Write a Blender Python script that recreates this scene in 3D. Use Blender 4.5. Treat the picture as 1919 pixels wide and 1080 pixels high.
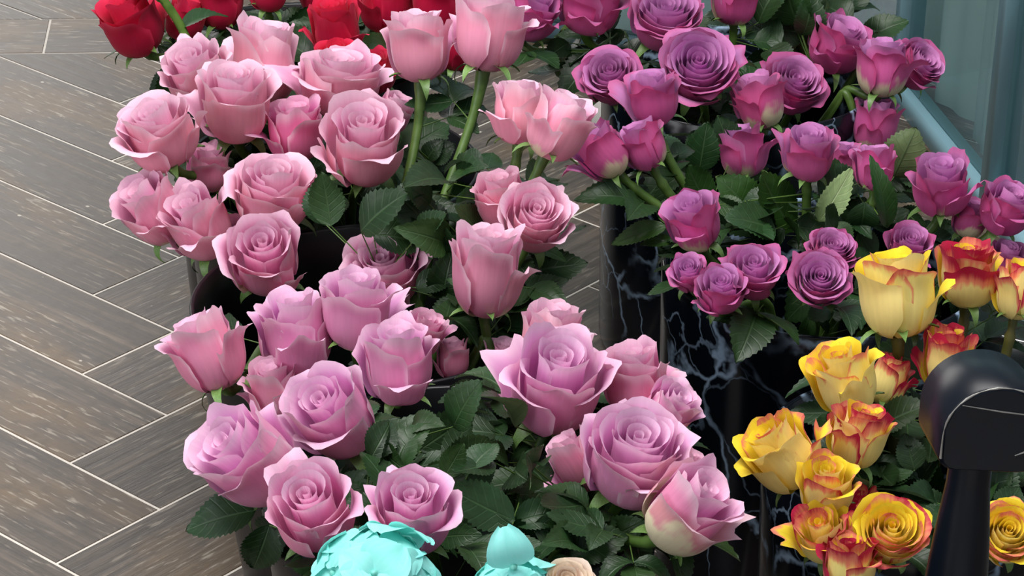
import bpy, math, random
import numpy as np
from mathutils import Vector, Matrix

# ------------------------------------------------------------------ scene reset, camera, light, exposure
for _o in list(bpy.data.objects):
    bpy.data.objects.remove(_o, do_unlink=True)
scene = bpy.context.scene
COL = scene.collection

PW = 0.152                       # floor plank width (m)
IMG_W, IMG_H, FPX = 1919, 1080, 5000.0
PITCH, ROLL, YAW = math.radians(26.59), math.radians(1.17), math.radians(5.0)
CAM = np.array([1.79, -21.91, 10.29]) * PW
_cp, _sp = math.cos(PITCH), math.sin(PITCH)
FWD = np.array([math.sin(YAW) * _cp, math.cos(YAW) * _cp, -_sp])
_r = np.array([math.cos(YAW), -math.sin(YAW), 0.0])
_u = np.cross(_r, FWD)
RIGHT = math.cos(ROLL) * _r + math.sin(ROLL) * _u
UP = -math.sin(ROLL) * _r + math.cos(ROLL) * _u

cam_data = bpy.data.cameras.new('camera')
cam = bpy.data.objects.new('camera', cam_data)
COL.objects.link(cam)
cam_data.sensor_fit = 'HORIZONTAL'
cam_data.sensor_width = 36.0
cam_data.lens = 36.0 * FPX / IMG_W
cam_data.clip_start = 0.05
cam_data.clip_end = 100
cam.matrix_world = Matrix(((RIGHT[0], UP[0], -FWD[0], CAM[0]),
                           (RIGHT[1], UP[1], -FWD[1], CAM[1]),
                           (RIGHT[2], UP[2], -FWD[2], CAM[2]),
                           (0, 0, 0, 1)))
scene.camera = cam

world = bpy.data.worlds.new('shop_ambient')
scene.world = world
world.use_nodes = True
_bg = world.node_tree.nodes['Background']
_bg.inputs['Color'].default_value = (0.80, 0.88, 1.0, 1)
_bg.inputs['Strength'].default_value = 0.36

def area_light(name, loc, target, sx, sy, power, color):
    d = bpy.data.lights.new(name, 'AREA')
    d.shape = 'RECTANGLE'; d.size = sx; d.size_y = sy; d.energy = power; d.color = color
    o = bpy.data.objects.new(name, d); COL.objects.link(o)
    o.location = loc
    o.rotation_euler = (Vector(target) - Vector(loc)).to_track_quat('-Z', 'Y').to_euler()
    return o
area_light('ceiling_light_panel', (0.0, -1.3, 3.0), (0.4, -0.6, 0), 2.2, 1.2, 92, (1.0, 0.97, 0.95))
area_light('shop_window_daylight', (-1.35, 3.6, 1.55), (-0.6, 0.0, 0.4), 2.3, 2.0, 40, (1.0, 0.96, 0.90))
area_light('shop_front_daylight', (-2.6, -2.9, 2.0), (0.4, -0.6, 0.4), 2.0, 2.0, 52, (0.97, 0.98, 1.0))

scene.view_settings.view_transform = 'Standard'
scene.view_settings.look = 'None'
scene.view_settings.gamma = 1.0
scene.view_settings.use_curve_mapping = False
scene.view_settings.exposure = 0.12

# ------------------------------------------------------------------ helpers
def ray(px, py):
    d = RIGHT * ((px - 959.5) / FPX) + UP * ((540.0 - py) / FPX) + FWD
    return d                                        # unit depth along FWD
def at_z(px, py, z):
    d = ray(px, py); t = (z - CAM[2]) / d[2]
    return CAM + d * t
def at_y(px, py, y):
    d = ray(px, py); t = (y - CAM[1]) / d[1]
    return CAM + d * t
def depth_of(p):
    return float((np.asarray(p) - CAM) @ FWD)
def metres(px, p):
    return px * depth_of(p) / FPX                   # size of px pixels at point p
def proj(p):
    d = np.asarray(p) - CAM; z = d @ FWD
    return 959.5 + FPX * (d @ RIGHT) / z, 540 - FPX * (d @ UP) / z

def srgb(h):
    h = h.lstrip('#'); c = [int(h[i:i + 2], 16) / 255 for i in (0, 2, 4)]
    return tuple(x / 12.92 if x <= 0.04045 else ((x + 0.055) / 1.055) ** 2.4 for x in c)

_fc = {}
def grid_topology(nu, nv):
    if (nu, nv) not in _fc:
        i = np.arange((nv - 1) * (nu - 1)); a = (i // (nu - 1)) * nu + i % (nu - 1)
        q = np.stack([a, a + 1, a + nu + 1, a + nu], 1).astype(np.int32)
        _fc[(nu, nv)] = q
    return _fc[(nu, nv)]

def mesh_np(name, co, quads, uv=None, mat=None, smooth=True):
    me = bpy.data.meshes.new(name)
    n = len(co); m = len(quads)
    me.vertices.add(n); me.vertices.foreach_set('co', np.asarray(co, np.float32).ravel())
    me.loops.add(4 * m); me.loops.foreach_set('vertex_index', quads.ravel())
    me.polygons.add(m)
    me.polygons.foreach_set('loop_start', np.arange(0, 4 * m, 4, dtype=np.int32))
    try: me.polygons.foreach_set('loop_total', np.full(m, 4, np.int32))
    except Exception: pass
    if smooth: me.polygons.foreach_set('use_smooth', np.ones(m, bool))
    if uv is not None:
        l = me.uv_layers.new(name='UVMap')
        l.data.foreach_set('uv', np.asarray(uv, np.float32)[quads.ravel()].ravel())
    if mat: me.materials.append(mat)
    me.update(calc_edges=True)
    return me

def link(name, data, parent=None, color=None, matrix=None):
    o = bpy.data.objects.new(name, data); COL.objects.link(o)
    if parent is not None: o.parent = parent
    if matrix is not None: o.matrix_local = matrix
    if color is not None: o.color = (*color[:3], color[3] if len(color) > 3 else 1)
    return o

def tag(o, label=None, cat=None, group=None, kind=None):
    if label: o['label'] = label
    if cat: o['category'] = cat
    if group: o['group'] = group
    if kind: o['kind'] = kind
    return o

def revolve(profile, n=48):
    """closed-ring lathe: profile list of (r,z) -> verts, quads, uv"""
    k = len(profile); co = []; uv = []
    for j in range(n + 1):
        a = 2 * math.pi * j / n
        for i, (r, z) in enumerate(profile):
            co.append((r * math.cos(a), r * math.sin(a), z)); uv.append((j / n, i / (k - 1)))
    q = []
    for j in range(n):
        for i in range(k - 1):
            a = j * k + i; b = (j + 1) * k + i
            q.append((a, b, b + 1, a + 1))
    return np.array(co), np.array(q, np.int32), np.array(uv)

def tube(points, radii, n=8):
    pts = np.asarray(points, float); m = len(pts)
    tan = np.gradient(pts, axis=0); tan /= np.linalg.norm(tan, axis=1)[:, None] + 1e-9
    ref = np.array([1.0, 0.13, 0.05]); co = []; uv = []
    for i in range(m):
        a = np.cross(tan[i], ref); a /= np.linalg.norm(a) + 1e-9
        b = np.cross(tan[i], a)
        for j in range(n):
            t = 2 * math.pi * j / n
            co.append(pts[i] + radii[i] * (math.cos(t) * a + math.sin(t) * b)); uv.append((j / n, i / (m - 1)))
    q = []
    for i in range(m - 1):
        for j in range(n):
            q.append((i * n + j, i * n + (j + 1) % n, (i + 1) * n + (j + 1) % n, (i + 1) * n + j))
    return np.array(co), np.array(q, np.int32), np.array(uv)

# ------------------------------------------------------------------ materials
class NT:
    def __init__(self, name):
        self.m = bpy.data.materials.new(name); self.m.use_nodes = True
        self.t = self.m.node_tree; self.t.nodes.clear()
        self.out = self.t.nodes.new('ShaderNodeOutputMaterial')
    def n(self, kind, **inp):
        nd = self.t.nodes.new('ShaderNode' + kind)
        for k, v in inp.items():
            key = k.replace('_', ' ')
            if key in nd.inputs: self.set(nd.inputs[key], v)
            else: setattr(nd, k, v)
        return nd
    def set(self, sock, v):
        if isinstance(v, bpy.types.NodeSocket): self.t.links.new(v, sock)
        elif isinstance(v, (tuple, list)) and sock.type == 'RGBA' and len(v) == 3: sock.default_value = (*v, 1)
        else: sock.default_value = v
    def mix(self, fac, a, b, blend='MIX'):
        nd = self.t.nodes.new('ShaderNodeMix'); nd.data_type = 'RGBA'; nd.blend_type = blend
        self.set(nd.inputs[0], fac); self.set(nd.inputs[6], a); self.set(nd.inputs[7], b)
        return nd.outputs[2]
    def math(self, op, a, b=0.0, c=None, clamp=False):
        nd = self.t.nodes.new('ShaderNodeMath'); nd.operation = op; nd.use_clamp = clamp
        self.set(nd.inputs[0], a); self.set(nd.inputs[1], b)
        if c is not None: self.set(nd.inputs[2], c)
        return nd.outputs[0]
    def ramp(self, fac, stops):
        nd = self.t.nodes.new('ShaderNodeValToRGB'); self.set(nd.inputs[0], fac)
        e = nd.color_ramp.elements
        while len(e) < len(stops): e.new(0.5)
        for el, (p, c) in zip(e, stops):
            el.position = p; el.color = (*c, 1) if len(c) == 3 else c
        return nd.outputs[0]
    def smooth(self, x, a, b):
        nd = self.t.nodes.new('ShaderNodeMapRange'); nd.interpolation_type = 'SMOOTHSTEP'
        self.set(nd.inputs[0], x); nd.inputs[1].default_value = a; nd.inputs[2].default_value = b
        return nd.outputs[0]
    def finish(self, shader):
        self.t.links.new(shader, self.out.inputs['Surface']); return self.m

def petal_material(name, inside, outside, base, rim, rim_amt=0.5, base_end=0.28, edge=None, transl=0.22, vein=0.10, rim2=None):
    """two-sided petal: inside / outside pigment, pale base, rim tint; UV = (across, along)"""
    t = NT(name)
    uvn = t.n('UVMap').outputs[0]
    sep = t.n('SeparateXYZ', Vector=uvn)
    u, s = sep.outputs[0], sep.outputs[1]
    oi = t.n('ObjectInfo')
    tint, rnd = oi.outputs['Color'], oi.outputs['Random']
    geo = t.n('NewGeometry')
    # streaks running along the petal
    mp = t.n('Mapping', Vector=uvn); mp.inputs['Scale'].default_value = (16, 1.6, 1)
    off = t.n('CombineXYZ', X=t.math('MULTIPLY', rnd, 37.0), Y=t.math('MULTIPLY', rnd, 91.0))
    t.set(mp.inputs['Location'], off.outputs[0])
    nz = t.n('TexNoise', Vector=mp.outputs[0], Scale=1.0, Detail=3.0).outputs[0]
    mp2 = t.n('Mapping', Vector=uvn); mp2.inputs['Scale'].default_value = (2.4, 2.4, 1)
    t.set(mp2.inputs['Location'], off.outputs[0])
    nb = t.n('TexNoise', Vector=mp2.outputs[0], Scale=1.0, Detail=2.0).outputs[0]
    back = t.math('SUBTRACT', 1.0, geo.outputs['Backfacing'])          # grid normals point to the outside of the bloom
    outc = t.mix(t.smooth(oi.outputs['Alpha'], 0.90, 1.0), inside, outside) if not edge else outside   # heart petals keep the inner pigment on both sides
    col = t.mix(back, inside, outc)
    col = t.mix(1.0, col, tint, 'MULTIPLY')
    # distance to margin : 0 in the middle .. 1 at rim
    au = t.math('ABSOLUTE', t.math('SUBTRACT', t.math('MULTIPLY', u, 2.0), 1.0))
    d = t.math('MAXIMUM', s, t.math('MULTIPLY', t.math('POWER', au, 1.5), t.smooth(s, 0.25, 0.7)))
    if edge:                                  # strong coloured margin (bicolour)
        dn = t.math('ADD', d, t.math('MULTIPLY', t.math('SUBTRACT', nb, 0.5), edge['noise']))
        dn = t.math('ADD', dn, t.math('MULTIPLY', t.math('SUBTRACT', nz, 0.5), edge['noise'] * 0.6))
        dn = t.math('ADD', dn, t.math('MULTIPLY', t.math('SUBTRACT', rnd, 0.5), edge['vary']))
        dn = t.math('ADD', dn, t.math('MULTIPLY', back, edge['back']))
        dn = t.math('ADD', dn, t.math('SUBTRACT', oi.outputs['Alpha'], 1.0))
        f1 = t.smooth(dn, edge['a'], edge['b'])
        f2 = t.smooth(dn, edge['b'] - 0.02, edge['b'] + 0.14)
        col = t.mix(f1, col, edge['mid']); col = t.mix(f2, col, edge['col'])
    else:
        rimf = t.math('MULTIPLY', t.smooth(d, 0.78, 1.0), rim_amt)
        rc = t.mix(t.smooth(oi.outputs['Alpha'], 0.97, 1.0), rim, rim2) if rim2 else rim
        col = t.mix(rimf, col, rc)
    bn = t.math('ADD', s, t.math('MULTIPLY', t.math('SUBTRACT', nz, 0.5), 0.22))
    if not edge:                              # some outer petals stay pale far up from the base (alpha above 1)
        bn = t.math('SUBTRACT', bn, t.math('MULTIPLY', t.math('MAXIMUM', t.math('SUBTRACT', oi.outputs['Alpha'], 1.0), 0.0), 2.0))
        bn = t.math('ADD', bn, t.math('MULTIPLY', t.math('SUBTRACT', nb, 0.5), t.math('MULTIPLY', t.math('MAXIMUM', t.math('SUBTRACT', oi.outputs['Alpha'], 1.0), 0.0), 3.0)))
    bf = t.math('SUBTRACT', 1.0, t.smooth(bn, 0.02, base_end))
    col = t.mix(bf, col, base)
    shade = t.math('MULTIPLY_ADD', t.math('SUBTRACT', nz, 0.5), vein * 2, 1.0)
    shade = t.math('ADD', shade, t.math('MULTIPLY', t.math('SUBTRACT', nb, 0.5), vein * 1.6))
    hsv = t.n('HueSaturation', Color=col, Value=shade)
    bump = t.n('Bump', Height=nz, Strength=0.12, Distance=0.004)
    p = t.n('BsdfPrincipled', Base_Color=hsv.outputs[0], Roughness=0.55, Normal=bump.outputs[0])
    p.inputs['Specular IOR Level'].default_value = 0.25
    p.inputs['Sheen Weight'].default_value = 0.08
    tr = t.n('BsdfTranslucent', Color=hsv.outputs[0])
    ms = t.n('MixShader', Fac=transl)
    t.t.links.new(p.outputs[0], ms.inputs[1]); t.t.links.new(tr.outputs[0], ms.inputs[2])
    return t.finish(ms.outputs[0])

def leaf_material(name, top, under, vein, rough=0.42):
    t = NT(name)
    uvn = t.n('UVMap').outputs[0]
    sep = t.n('SeparateXYZ', Vector=uvn); u, s = sep.outputs[0], sep.outputs[1]
    au = t.math('ABSOLUTE', t.math('SUBTRACT', t.math('MULTIPLY', u, 2.0), 1.0))
    oi = t.n('ObjectInfo'); geo = t.n('NewGeometry')
    nz = t.n('TexNoise', Vector=uvn, Scale=5.0, Detail=3.0).outputs[0]
    col = t.mix(geo.outputs['Backfacing'], top, under)
    col = t.mix(1.0, col, oi.outputs['Color'], 'MULTIPLY')
    mid = t.math('SUBTRACT', 1.0, t.smooth(au, 0.0, 0.075))
    ph = t.math('FRACT', t.math('MULTIPLY', t.math('SUBTRACT', s, t.math('MULTIPLY', au, 0.24)), 7.0))
    side = t.math('SUBTRACT', 1.0, t.smooth(t.math('ABSOLUTE', t.math('SUBTRACT', ph, 0.5)), 0.0, 0.14))
    vf = t.math('MAXIMUM', t.math('MULTIPLY', mid, 0.6), t.math('MULTIPLY', side, 0.14))
    col = t.mix(vf, col, vein)
    hsv = t.n('HueSaturation', Color=col, Value=t.math('MULTIPLY_ADD', t.math('SUBTRACT', nz, 0.5), 0.7, 1.0))
    bump = t.n('Bump', Height=t.math('ADD', vf, t.math('MULTIPLY', nz, 0.5)), Strength=0.35, Distance=0.003)
    bump.invert = True
    p = t.n('BsdfPrincipled', Base_Color=hsv.outputs[0], Roughness=rough, Normal=bump.outputs[0])
    p.inputs['Specular IOR Level'].default_value = 0.4
    tr = t.n('BsdfTranslucent', Color=hsv.outputs[0])
    ms = t.n('MixShader', Fac=0.12)
    t.t.links.new(p.outputs[0], ms.inputs[1]); t.t.links.new(tr.outputs[0], ms.inputs[2])
    return t.finish(ms.outputs[0])

def stem_material(name, a, b, brown):
    t = NT(name)
    uvn = t.n('UVMap').outputs[0]
    sep = t.n('SeparateXYZ', Vector=uvn)
    oi = t.n('ObjectInfo')
    nz = t.n('TexNoise', Vector=t.n('TexCoord').outputs['Object'], Scale=60.0, Detail=2.0).outputs[0]
    col = t.mix(t.smooth(nz, 0.3, 0.75), a, b)
    col = t.mix(1.0, col, oi.outputs['Color'], 'MULTIPLY')
    p = t.n('BsdfPrincipled', Base_Color=col, Roughness=0.45)
    return t.finish(p.outputs[0])

M = {}
M['pink'] = petal_material('pink_petal', srgb('#EFA9D2'), srgb('#E896B2'), srgb('#E9DDB9'), srgb('#FADFEA'), 0.6, 0.20)
M['lavender'] = petal_material('orchid_petal', srgb('#D28CCA'), srgb('#CF5C98'), srgb('#E2D6B0'), srgb('#DE9ACE'), 0.6, 0.24, rim2=srgb('#C43A72'))
M['red'] = petal_material('crimson_petal', srgb('#E0264F'), srgb('#B60F3C'), srgb('#A02038'), srgb('#EC3E66'), 0.4, 0.12)
M['yellow'] = petal_material('bicolour_petal', srgb('#FFE43A'), srgb('#FDEC94'), srgb('#F3E28C'), srgb('#F3E28C'), 0.0, 0.12,
                             edge=dict(noise=0.34, vary=0.30, back=0.05, a=0.88, b=0.99, mid=srgb('#F09070'), col=srgb('#BE1E46')))
M['cream'] = petal_material('cream_petal', srgb('#F3DCC2'), srgb('#F0C4B4'), srgb('#EEE0B0'), srgb('#F5E4D4'), 0.5, 0.2)
M['leaf'] = leaf_material('rose_leaf', srgb('#223C1B'), srgb('#62784E'), srgb('#44603A'))
M['leaf_pale'] = leaf_material('pale_leaf', srgb('#93AC74'), srgb('#8DA672'), srgb('#C0CE9C'), 0.5)
M['stem'] = stem_material('rose_stem', srgb('#3E5C1E'), srgb('#587534'), srgb('#6E4A3A'))
M['sepal'] = stem_material('rose_sepal', srgb('#567A38'), srgb('#7A9A58'), srgb('#6E4A3A'))
# ------------------------------------------------------------------ rose geometry
GOLD = math.radians(137.5)

def petal_grid(rng, th0, W, R, Rt, H, z0=0.0, a=0.25, pw=2.6, tip=0.0, curl=0.0, s0=0.7, edge=0.0, spiral=0.08,
               ruffle=0.0, lump=0.012, nu=11, nv=10, droop=0.0):
    """one petal of a rose whose axis is +Z. R max radius, Rt rim radius, H rim height."""
    u = np.linspace(-1, 1, nu); s = np.linspace(0, 1, nv) ** 0.9
    U, S = np.meshgrid(u, s)
    ph = rng.uniform(0, 6.28, 6)
    h = 1 - a * np.abs(U) ** pw + tip * np.exp(-(U / 0.2) ** 2)
    h = h + ruffle * 0.25 * np.sin(U * 7 + ph[0]) * np.abs(U)
    T = S * h
    q = 1 - T
    P0 = (0.025, z0); P1 = (R * 1.20, z0 + 0.02 * H); P2 = (R * 1.12, z0 + 0.60 * (H - z0)); P3 = (Rt, H)
    r = q ** 3 * P0[0] + 3 * q * q * T * P1[0] + 3 * q * T * T * P2[0] + T ** 3 * P3[0]
    z = q ** 3 * P0[1] + 3 * q * q * T * P1[1] + 3 * q * T * T * P2[1] + T ** 3 * P3[1]
    tc = np.clip((T - s0) / (1.0 - s0), 0, 1.3)
    k = np.maximum(curl * (1 + edge * (U ** 2 - 0.3) + 0.25 * np.sin(U * 2.3 + ph[1])), 0.02)
    L = (1 - s0) * (H - z0)
    r = r + L * (1 - np.cos(k * tc)) / k
    z = z - L * (tc - np.sin(k * tc) / k)
    r = r * (1 + spiral * U)
    r = r + lump * (np.sin(U * 3.1 + ph[2]) * np.sin(S * 4.2 + ph[3])) * S
    r = r + ruffle * 0.06 * np.sin(U * 9 + ph[4]) * tc ** 2
    z = z + ruffle * 0.05 * np.sin(U * 8 + ph[5]) * tc ** 2
    Wg = W * (0.30 + 0.70 * np.clip(T / 0.45, 0, 1) ** 0.8)
    th = th0 + U * Wg
    co = np.stack([r * np.cos(th), r * np.sin(th), z - droop * tc], -1).reshape(-1, 3)
    uv = np.stack([(U + 1) / 2, S], -1).reshape(-1, 2)
    return co, uv, nu

def rose_petals(style, rng):
    """list of (co, uv) ; unit head about 1 tall / wide, base at z=0"""
    out = []
    th = rng.uniform(0, 6.28)
    J = lambda s: 1 + rng.uniform(-s, s)
    o = dict(bud=0.0, half=0.45, open=0.8, full=1.0, cup=0.3)[style]
    if style == 'full':                      # many thin concentric petals, flat open face
        ncore, nmid, nout = 9, 11, 7
    elif style == 'open':
        ncore, nmid, nout = 8, 7, 6
    elif style == 'half':
        ncore, nmid, nout = 7, 5, 5
    elif style == 'cup':
        ncore, nmid, nout = 6, 5, 5
    else:
        ncore, nmid, nout = 5, 6, 5
    Htop = dict(bud=1.12, half=0.98, open=0.84, full=0.74, cup=1.0)[style]
    for i in range(ncore):                   # tight heart
        q = i / max(1, ncore - 1)
        R = 0.035 + 0.135 * q * (1 + 0.15 * o)
        H = Htop * (0.90 + 0.07 * q) * J(0.015)
        out.append(petal_grid(rng, th, 2.2 - 0.8 * q, R, R * (0.72 + 0.28 * q + 0.08 * o), H, z0=0.05, a=0.05, curl=0.25 + 0.5 * q, s0=0.82,
                              spiral=0.13, lump=0.006, nu=13, nv=8))
        th += GOLD * J(0.12)
    for i in range(nmid):
        q = i / max(1, nmid - 1)
        R = 0.19 + (0.13 + 0.03 * o) * q
        H = Htop * (1.0 - (0.05 + 0.05 * o) * q) * J(0.03)
        out.append(petal_grid(rng, th, ((1.55 if style == 'full' else 1.38) - 0.30 * q) * J(0.08), R, R * (0.90 + (0.08 + 0.22 * o) * q + 0.05 * o), H, z0=0.03,
                              a=(0.06 if style == 'full' else 0.14) + 0.11 * q, tip=0.02 * rng.random(), curl=(0.45 + 0.75 * q * (0.5 + o)) * J(0.3), s0=0.76, edge=0.5, spiral=0.11,
                              ruffle=0.15, lump=0.012, nu=13, nv=11))
        th += GOLD * J(0.10)
    for i in range(nout):
        q = i / max(1, nout - 1)
        R = 0.345 + 0.055 * q
        flare = 0.93 + (0.03 + 0.24 * o) * q if style != 'bud' else 0.76 + 0.26 * q
        H = Htop * (0.96 - (0.10 + 0.12 * o) * q) * J(0.12 if style == 'bud' else 0.07)
        c = (0.9 + 1.3 * q) * (0.55 + 0.6 * o) * J(0.35)
        out.append(petal_grid(rng, th, (1.14 - 0.10 * q) * J(0.10), R, R * flare, H, z0=0.0, a=0.26, pw=2.3, tip=0.05 * rng.random() + 0.015,
                              curl=c, s0=0.74, edge=0.8, spiral=0.07, ruffle=0.35, lump=0.022, nu=17, nv=14))
        th += GOLD * J(0.14)
    for i in range(dict(bud=2, cup=1, half=1, open=1, full=1)[style]):        # loose guard petals folded away
        out.append(petal_grid(rng, th, rng.uniform(0.55, 0.8), 0.40, rng.uniform(0.44, 0.58), Htop * rng.uniform(0.55, 0.80), z0=0.0, a=0.30, pw=2.2,
                              tip=rng.uniform(0.02, 0.10), curl=rng.uniform(0.9, 2.0), s0=0.62, edge=0.5, spiral=0.05, ruffle=0.7, lump=0.03, nu=17, nv=14))
        th += GOLD * J(0.3)
    return out

def make_leaf_mesh(seed, name='leaf', mat=None, ratio=0.62, teeth=13, fold=0.25, bend=0.3):
    rng = np.random.default_rng(seed)
    nv = 2 * teeth + 1; us = np.array([-1, -0.55, 0, 0.55, 1.0]); nu = len(us)
    co = []; uv = []
    for i in range(nv):
        s = i / (nv - 1)
        w = ratio * 0.5 * (math.sin(math.pi * min(1, s ** 0.82)) ** 0.75) if 0 < s < 1 else 0.0
        tooth = 1.0 if i % 2 else 0.90
        for u in us:
            e = (tooth if abs(u) == 1 else 1.0)
            x = u * w * e
            z = abs(u) * w * fold + bend * (s * (1 - s)) * 0.55 - bend * 0.35 * s * s + 0.018 * math.sin(s * 9 + 3 * u + seed) * abs(u)
            co.append((x, s - (0.022 if abs(u) == 1 and i % 2 == 0 else 0), z)); uv.append(((u + 1) / 2, s))
    return mesh_np(name, co, grid_topology(nu, nv), uv, mat)

LEAF = [make_leaf_mesh(i, 'leaf', M['leaf'], ratio=0.58 + 0.07 * (i % 3), fold=0.12 + 0.12 * (i % 4), bend=(-0.2, 0.25, 0.5, 0.8)[i % 4]) for i in range(8)]
LEAF_PALE = [make_leaf_mesh(20 + i, 'leaf', M['leaf_pale'], ratio=0.5, fold=0.2, bend=0.4) for i in range(2)]

def sepal_mesh(seed):
    rng = np.random.default_rng(seed)
    nv, us = 8, np.array([-1, 0, 1.0]); co = []; uv = []
    bendk = rng.uniform(1.2, 3.2)
    x = 0.0; z = 0.0; L = rng.uniform(0.75, 1.1)
    for i in range(nv):
        s = i / (nv - 1)
        w = 0.15 * (1 - s) ** 0.8 * (0.55 + 0.9 * min(1, s * 4)) + 0.008
        ang = 1.05 - bendk * s
        if i: x += L / (nv - 1) * math.cos(ang); z += L / (nv - 1) * math.sin(ang)
        for u in us:
            co.append((0.10 + x, u * w, z + 0.04 * abs(u))); uv.append(((u + 1) / 2, s))
    return mesh_np('sepal', co, grid_topology(3, nv), uv, M['sepal'])
SEPAL = [sepal_mesh(i) for i in range(6)]

def frame(axis, spin=0.0):
    z = Vector(axis).normalized()
    x = Vector((0.31, 0.95, 0.07)).cross(z)
    if x.length < 1e-3: x = Vector((1, 0, 0))
    x.normalize(); y = z.cross(x)
    m = Matrix((x, y, z)).transposed()
    return m @ Matrix.Rotation(spin, 3, 'Z')

def view_axis(ang, t):
    """head axis: ang = image angle of the axis from 'up', clockwise (deg); t = angle away from facing the camera"""
    a, t = math.radians(ang), math.radians(t)
    lat = RIGHT * math.sin(a) + UP * math.cos(a)
    v = -FWD * math.cos(t) + lat * math.sin(t)
    return v / np.linalg.norm(v)
# ------------------------------------------------------------------ room materials
def plank_material():
    t = NT('wood_look_plank')
    oi = t.n('ObjectInfo'); rnd = oi.outputs['Random']
    co = t.n('TexCoord').outputs['Object']
    off = t.n('CombineXYZ', X=t.math('MULTIPLY', rnd, 53.0), Y=t.math('MULTIPLY', rnd, 17.0))
    add = t.n('VectorMath', operation='ADD'); t.set(add.inputs[0], co); t.set(add.inputs[1], off.outputs[0])
    def stretch(sx, sy):
        m = t.n('Mapping', Vector=add.outputs[0]); m.inputs['Scale'].default_value = (sx, sy, 1); return m.outputs[0]
    grain = t.n('TexNoise', Vector=stretch(3.0, 80.0), Scale=1.0, Detail=6.0, Roughness=0.65).outputs[0]
    broad = t.n('TexNoise', Vector=stretch(3.2, 7.0), Scale=1.0, Detail=4.0).outputs[0]
    fine = t.n('TexNoise', Vector=stretch(26.0, 190.0), Scale=1.0, Detail=4.0).outputs[0]
    blot = t.n('TexNoise', Vector=stretch(38.0, 46.0), Scale=1.0, Detail=5.0).outputs[0]
    col = t.ramp(grain, [(0.30, srgb('#3b3531')), (0.5, srgb('#534b44')), (0.70, srgb('#766a5f'))])
    col = t.mix(t.math('MULTIPLY', t.smooth(broad, 0.50, 0.66), 0.65), col, srgb('#6e5b45'))
    col = t.mix(t.math('MULTIPLY', t.smooth(blot, 0.5, 0.7), 0.35), col, srgb('#3f3a36'))
    streak = t.math('MULTIPLY', t.smooth(fine, 0.56, 0.68), t.smooth(broad, 0.35, 0.6))
    col = t.mix(t.math('MULTIPLY', streak, 0.55), col, srgb('#b3a999'))
    dots = t.n('TexVoronoi', Vector=stretch(24.0, 30.0), Scale=1.0, Randomness=1.0)
    chip = t.math('SUBTRACT', 1.0, t.smooth(dots.outputs['Distance'], 0.05, 0.09))
    sel = t.n('SeparateColor', Color=dots.outputs['Color'])
    chip = t.math('MULTIPLY', chip, t.smooth(sel.outputs[0], 0.80, 0.84))
    col = t.mix(t.math('MULTIPLY', chip, 0.8), col, srgb('#c9c2b4'))
    hsv = t.n('HueSaturation', Color=col, Value=t.math('MULTIPLY_ADD', rnd, 0.25, 0.85), Saturation=1.05)
    rough = t.math('MULTIPLY_ADD', grain, 0.34, 0.24)
    bump = t.n('Bump', Height=t.math('ADD', grain, t.math('MULTIPLY', blot, 0.4)), Strength=0.35, Distance=0.002)
    p = t.n('BsdfPrincipled', Base_Color=hsv.outputs[0], Roughness=rough, Normal=bump.outputs[0])
    p.inputs['Specular IOR Level'].default_value = 0.5
    return t.finish(p.outputs[0])

def grout_material():
    t = NT('pale_grout')
    nz = t.n('TexNoise', Vector=t.n('TexCoord').outputs['Object'], Scale=90.0, Detail=3.0).outputs[0]
    p = t.n('BsdfPrincipled', Base_Color=t.mix(nz, srgb('#cfc6ba'), srgb('#ece4d8')), Roughness=0.8)
    return t.finish(p.outputs[0])

def marble_material():
    t = NT('black_marble_print')
    co = t.n('TexCoord').outputs['Object']
    nz = t.n('TexNoise', Vector=co, Scale=7.0, Detail=5.0)
    sc = t.n('VectorMath', operation='SCALE'); t.set(sc.inputs[0], nz.outputs['Color']); sc.inputs['Scale'].default_value = 0.22
    add = t.n('VectorMath', operation='ADD'); t.set(add.inputs[0], co); t.set(add.inputs[1], sc.outputs[0])
    v1 = t.n('TexVoronoi', Vector=add.outputs[0], Scale=7.0, feature='DISTANCE_TO_EDGE').outputs['Distance']
    v2 = t.n('TexVoronoi', Vector=add.outputs[0], Scale=12.0, feature='DISTANCE_TO_EDGE').outputs['Distance']
    mask = t.n('TexNoise', Vector=co, Scale=9.0, Detail=3.0).outputs[0]
    vein = t.math('MULTIPLY', t.math('SUBTRACT', 1.0, t.smooth(v1, 0.0, 0.045)), t.smooth(mask, 0.36, 0.54))
    hair = t.math('MULTIPLY', t.math('SUBTRACT', 1.0, t.smooth(v2, 0.0, 0.03)), t.smooth(mask, 0.40, 0.60))
    f = t.math('MAXIMUM', vein, t.math('MULTIPLY', hair, 0.6))
    cloud = t.mix(mask, srgb('#05070b'), srgb('#0d131c'))
    col = t.mix(t.math('MULTIPLY', f, 0.75), cloud, srgb('#9db6cf'))
    p = t.n('BsdfPrincipled', Base_Color=col, Roughness=0.16)
    p.inputs['Specular IOR Level'].default_value = 0.35
    return t.finish(p.outputs[0])

def plain(name, col, rough=0.5, metal=0.0, spec=0.5, noise=0.0, scale=40.0):
    t = NT(name); c = col
    if noise:
        nz = t.n('TexNoise', Vector=t.n('TexCoord').outputs['Object'], Scale=scale, Detail=4.0).outputs[0]
        c = t.n('HueSaturation', Color=col, Value=t.math('MULTIPLY_ADD', t.math('SUBTRACT', nz, 0.5), noise * 2, 1.0)).outputs[0]
    p = t.n('BsdfPrincipled', Base_Color=c, Roughness=rough, Metallic=metal)
    p.inputs['Specular IOR Level'].default_value = spec
    return t.finish(p.outputs[0])

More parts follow.
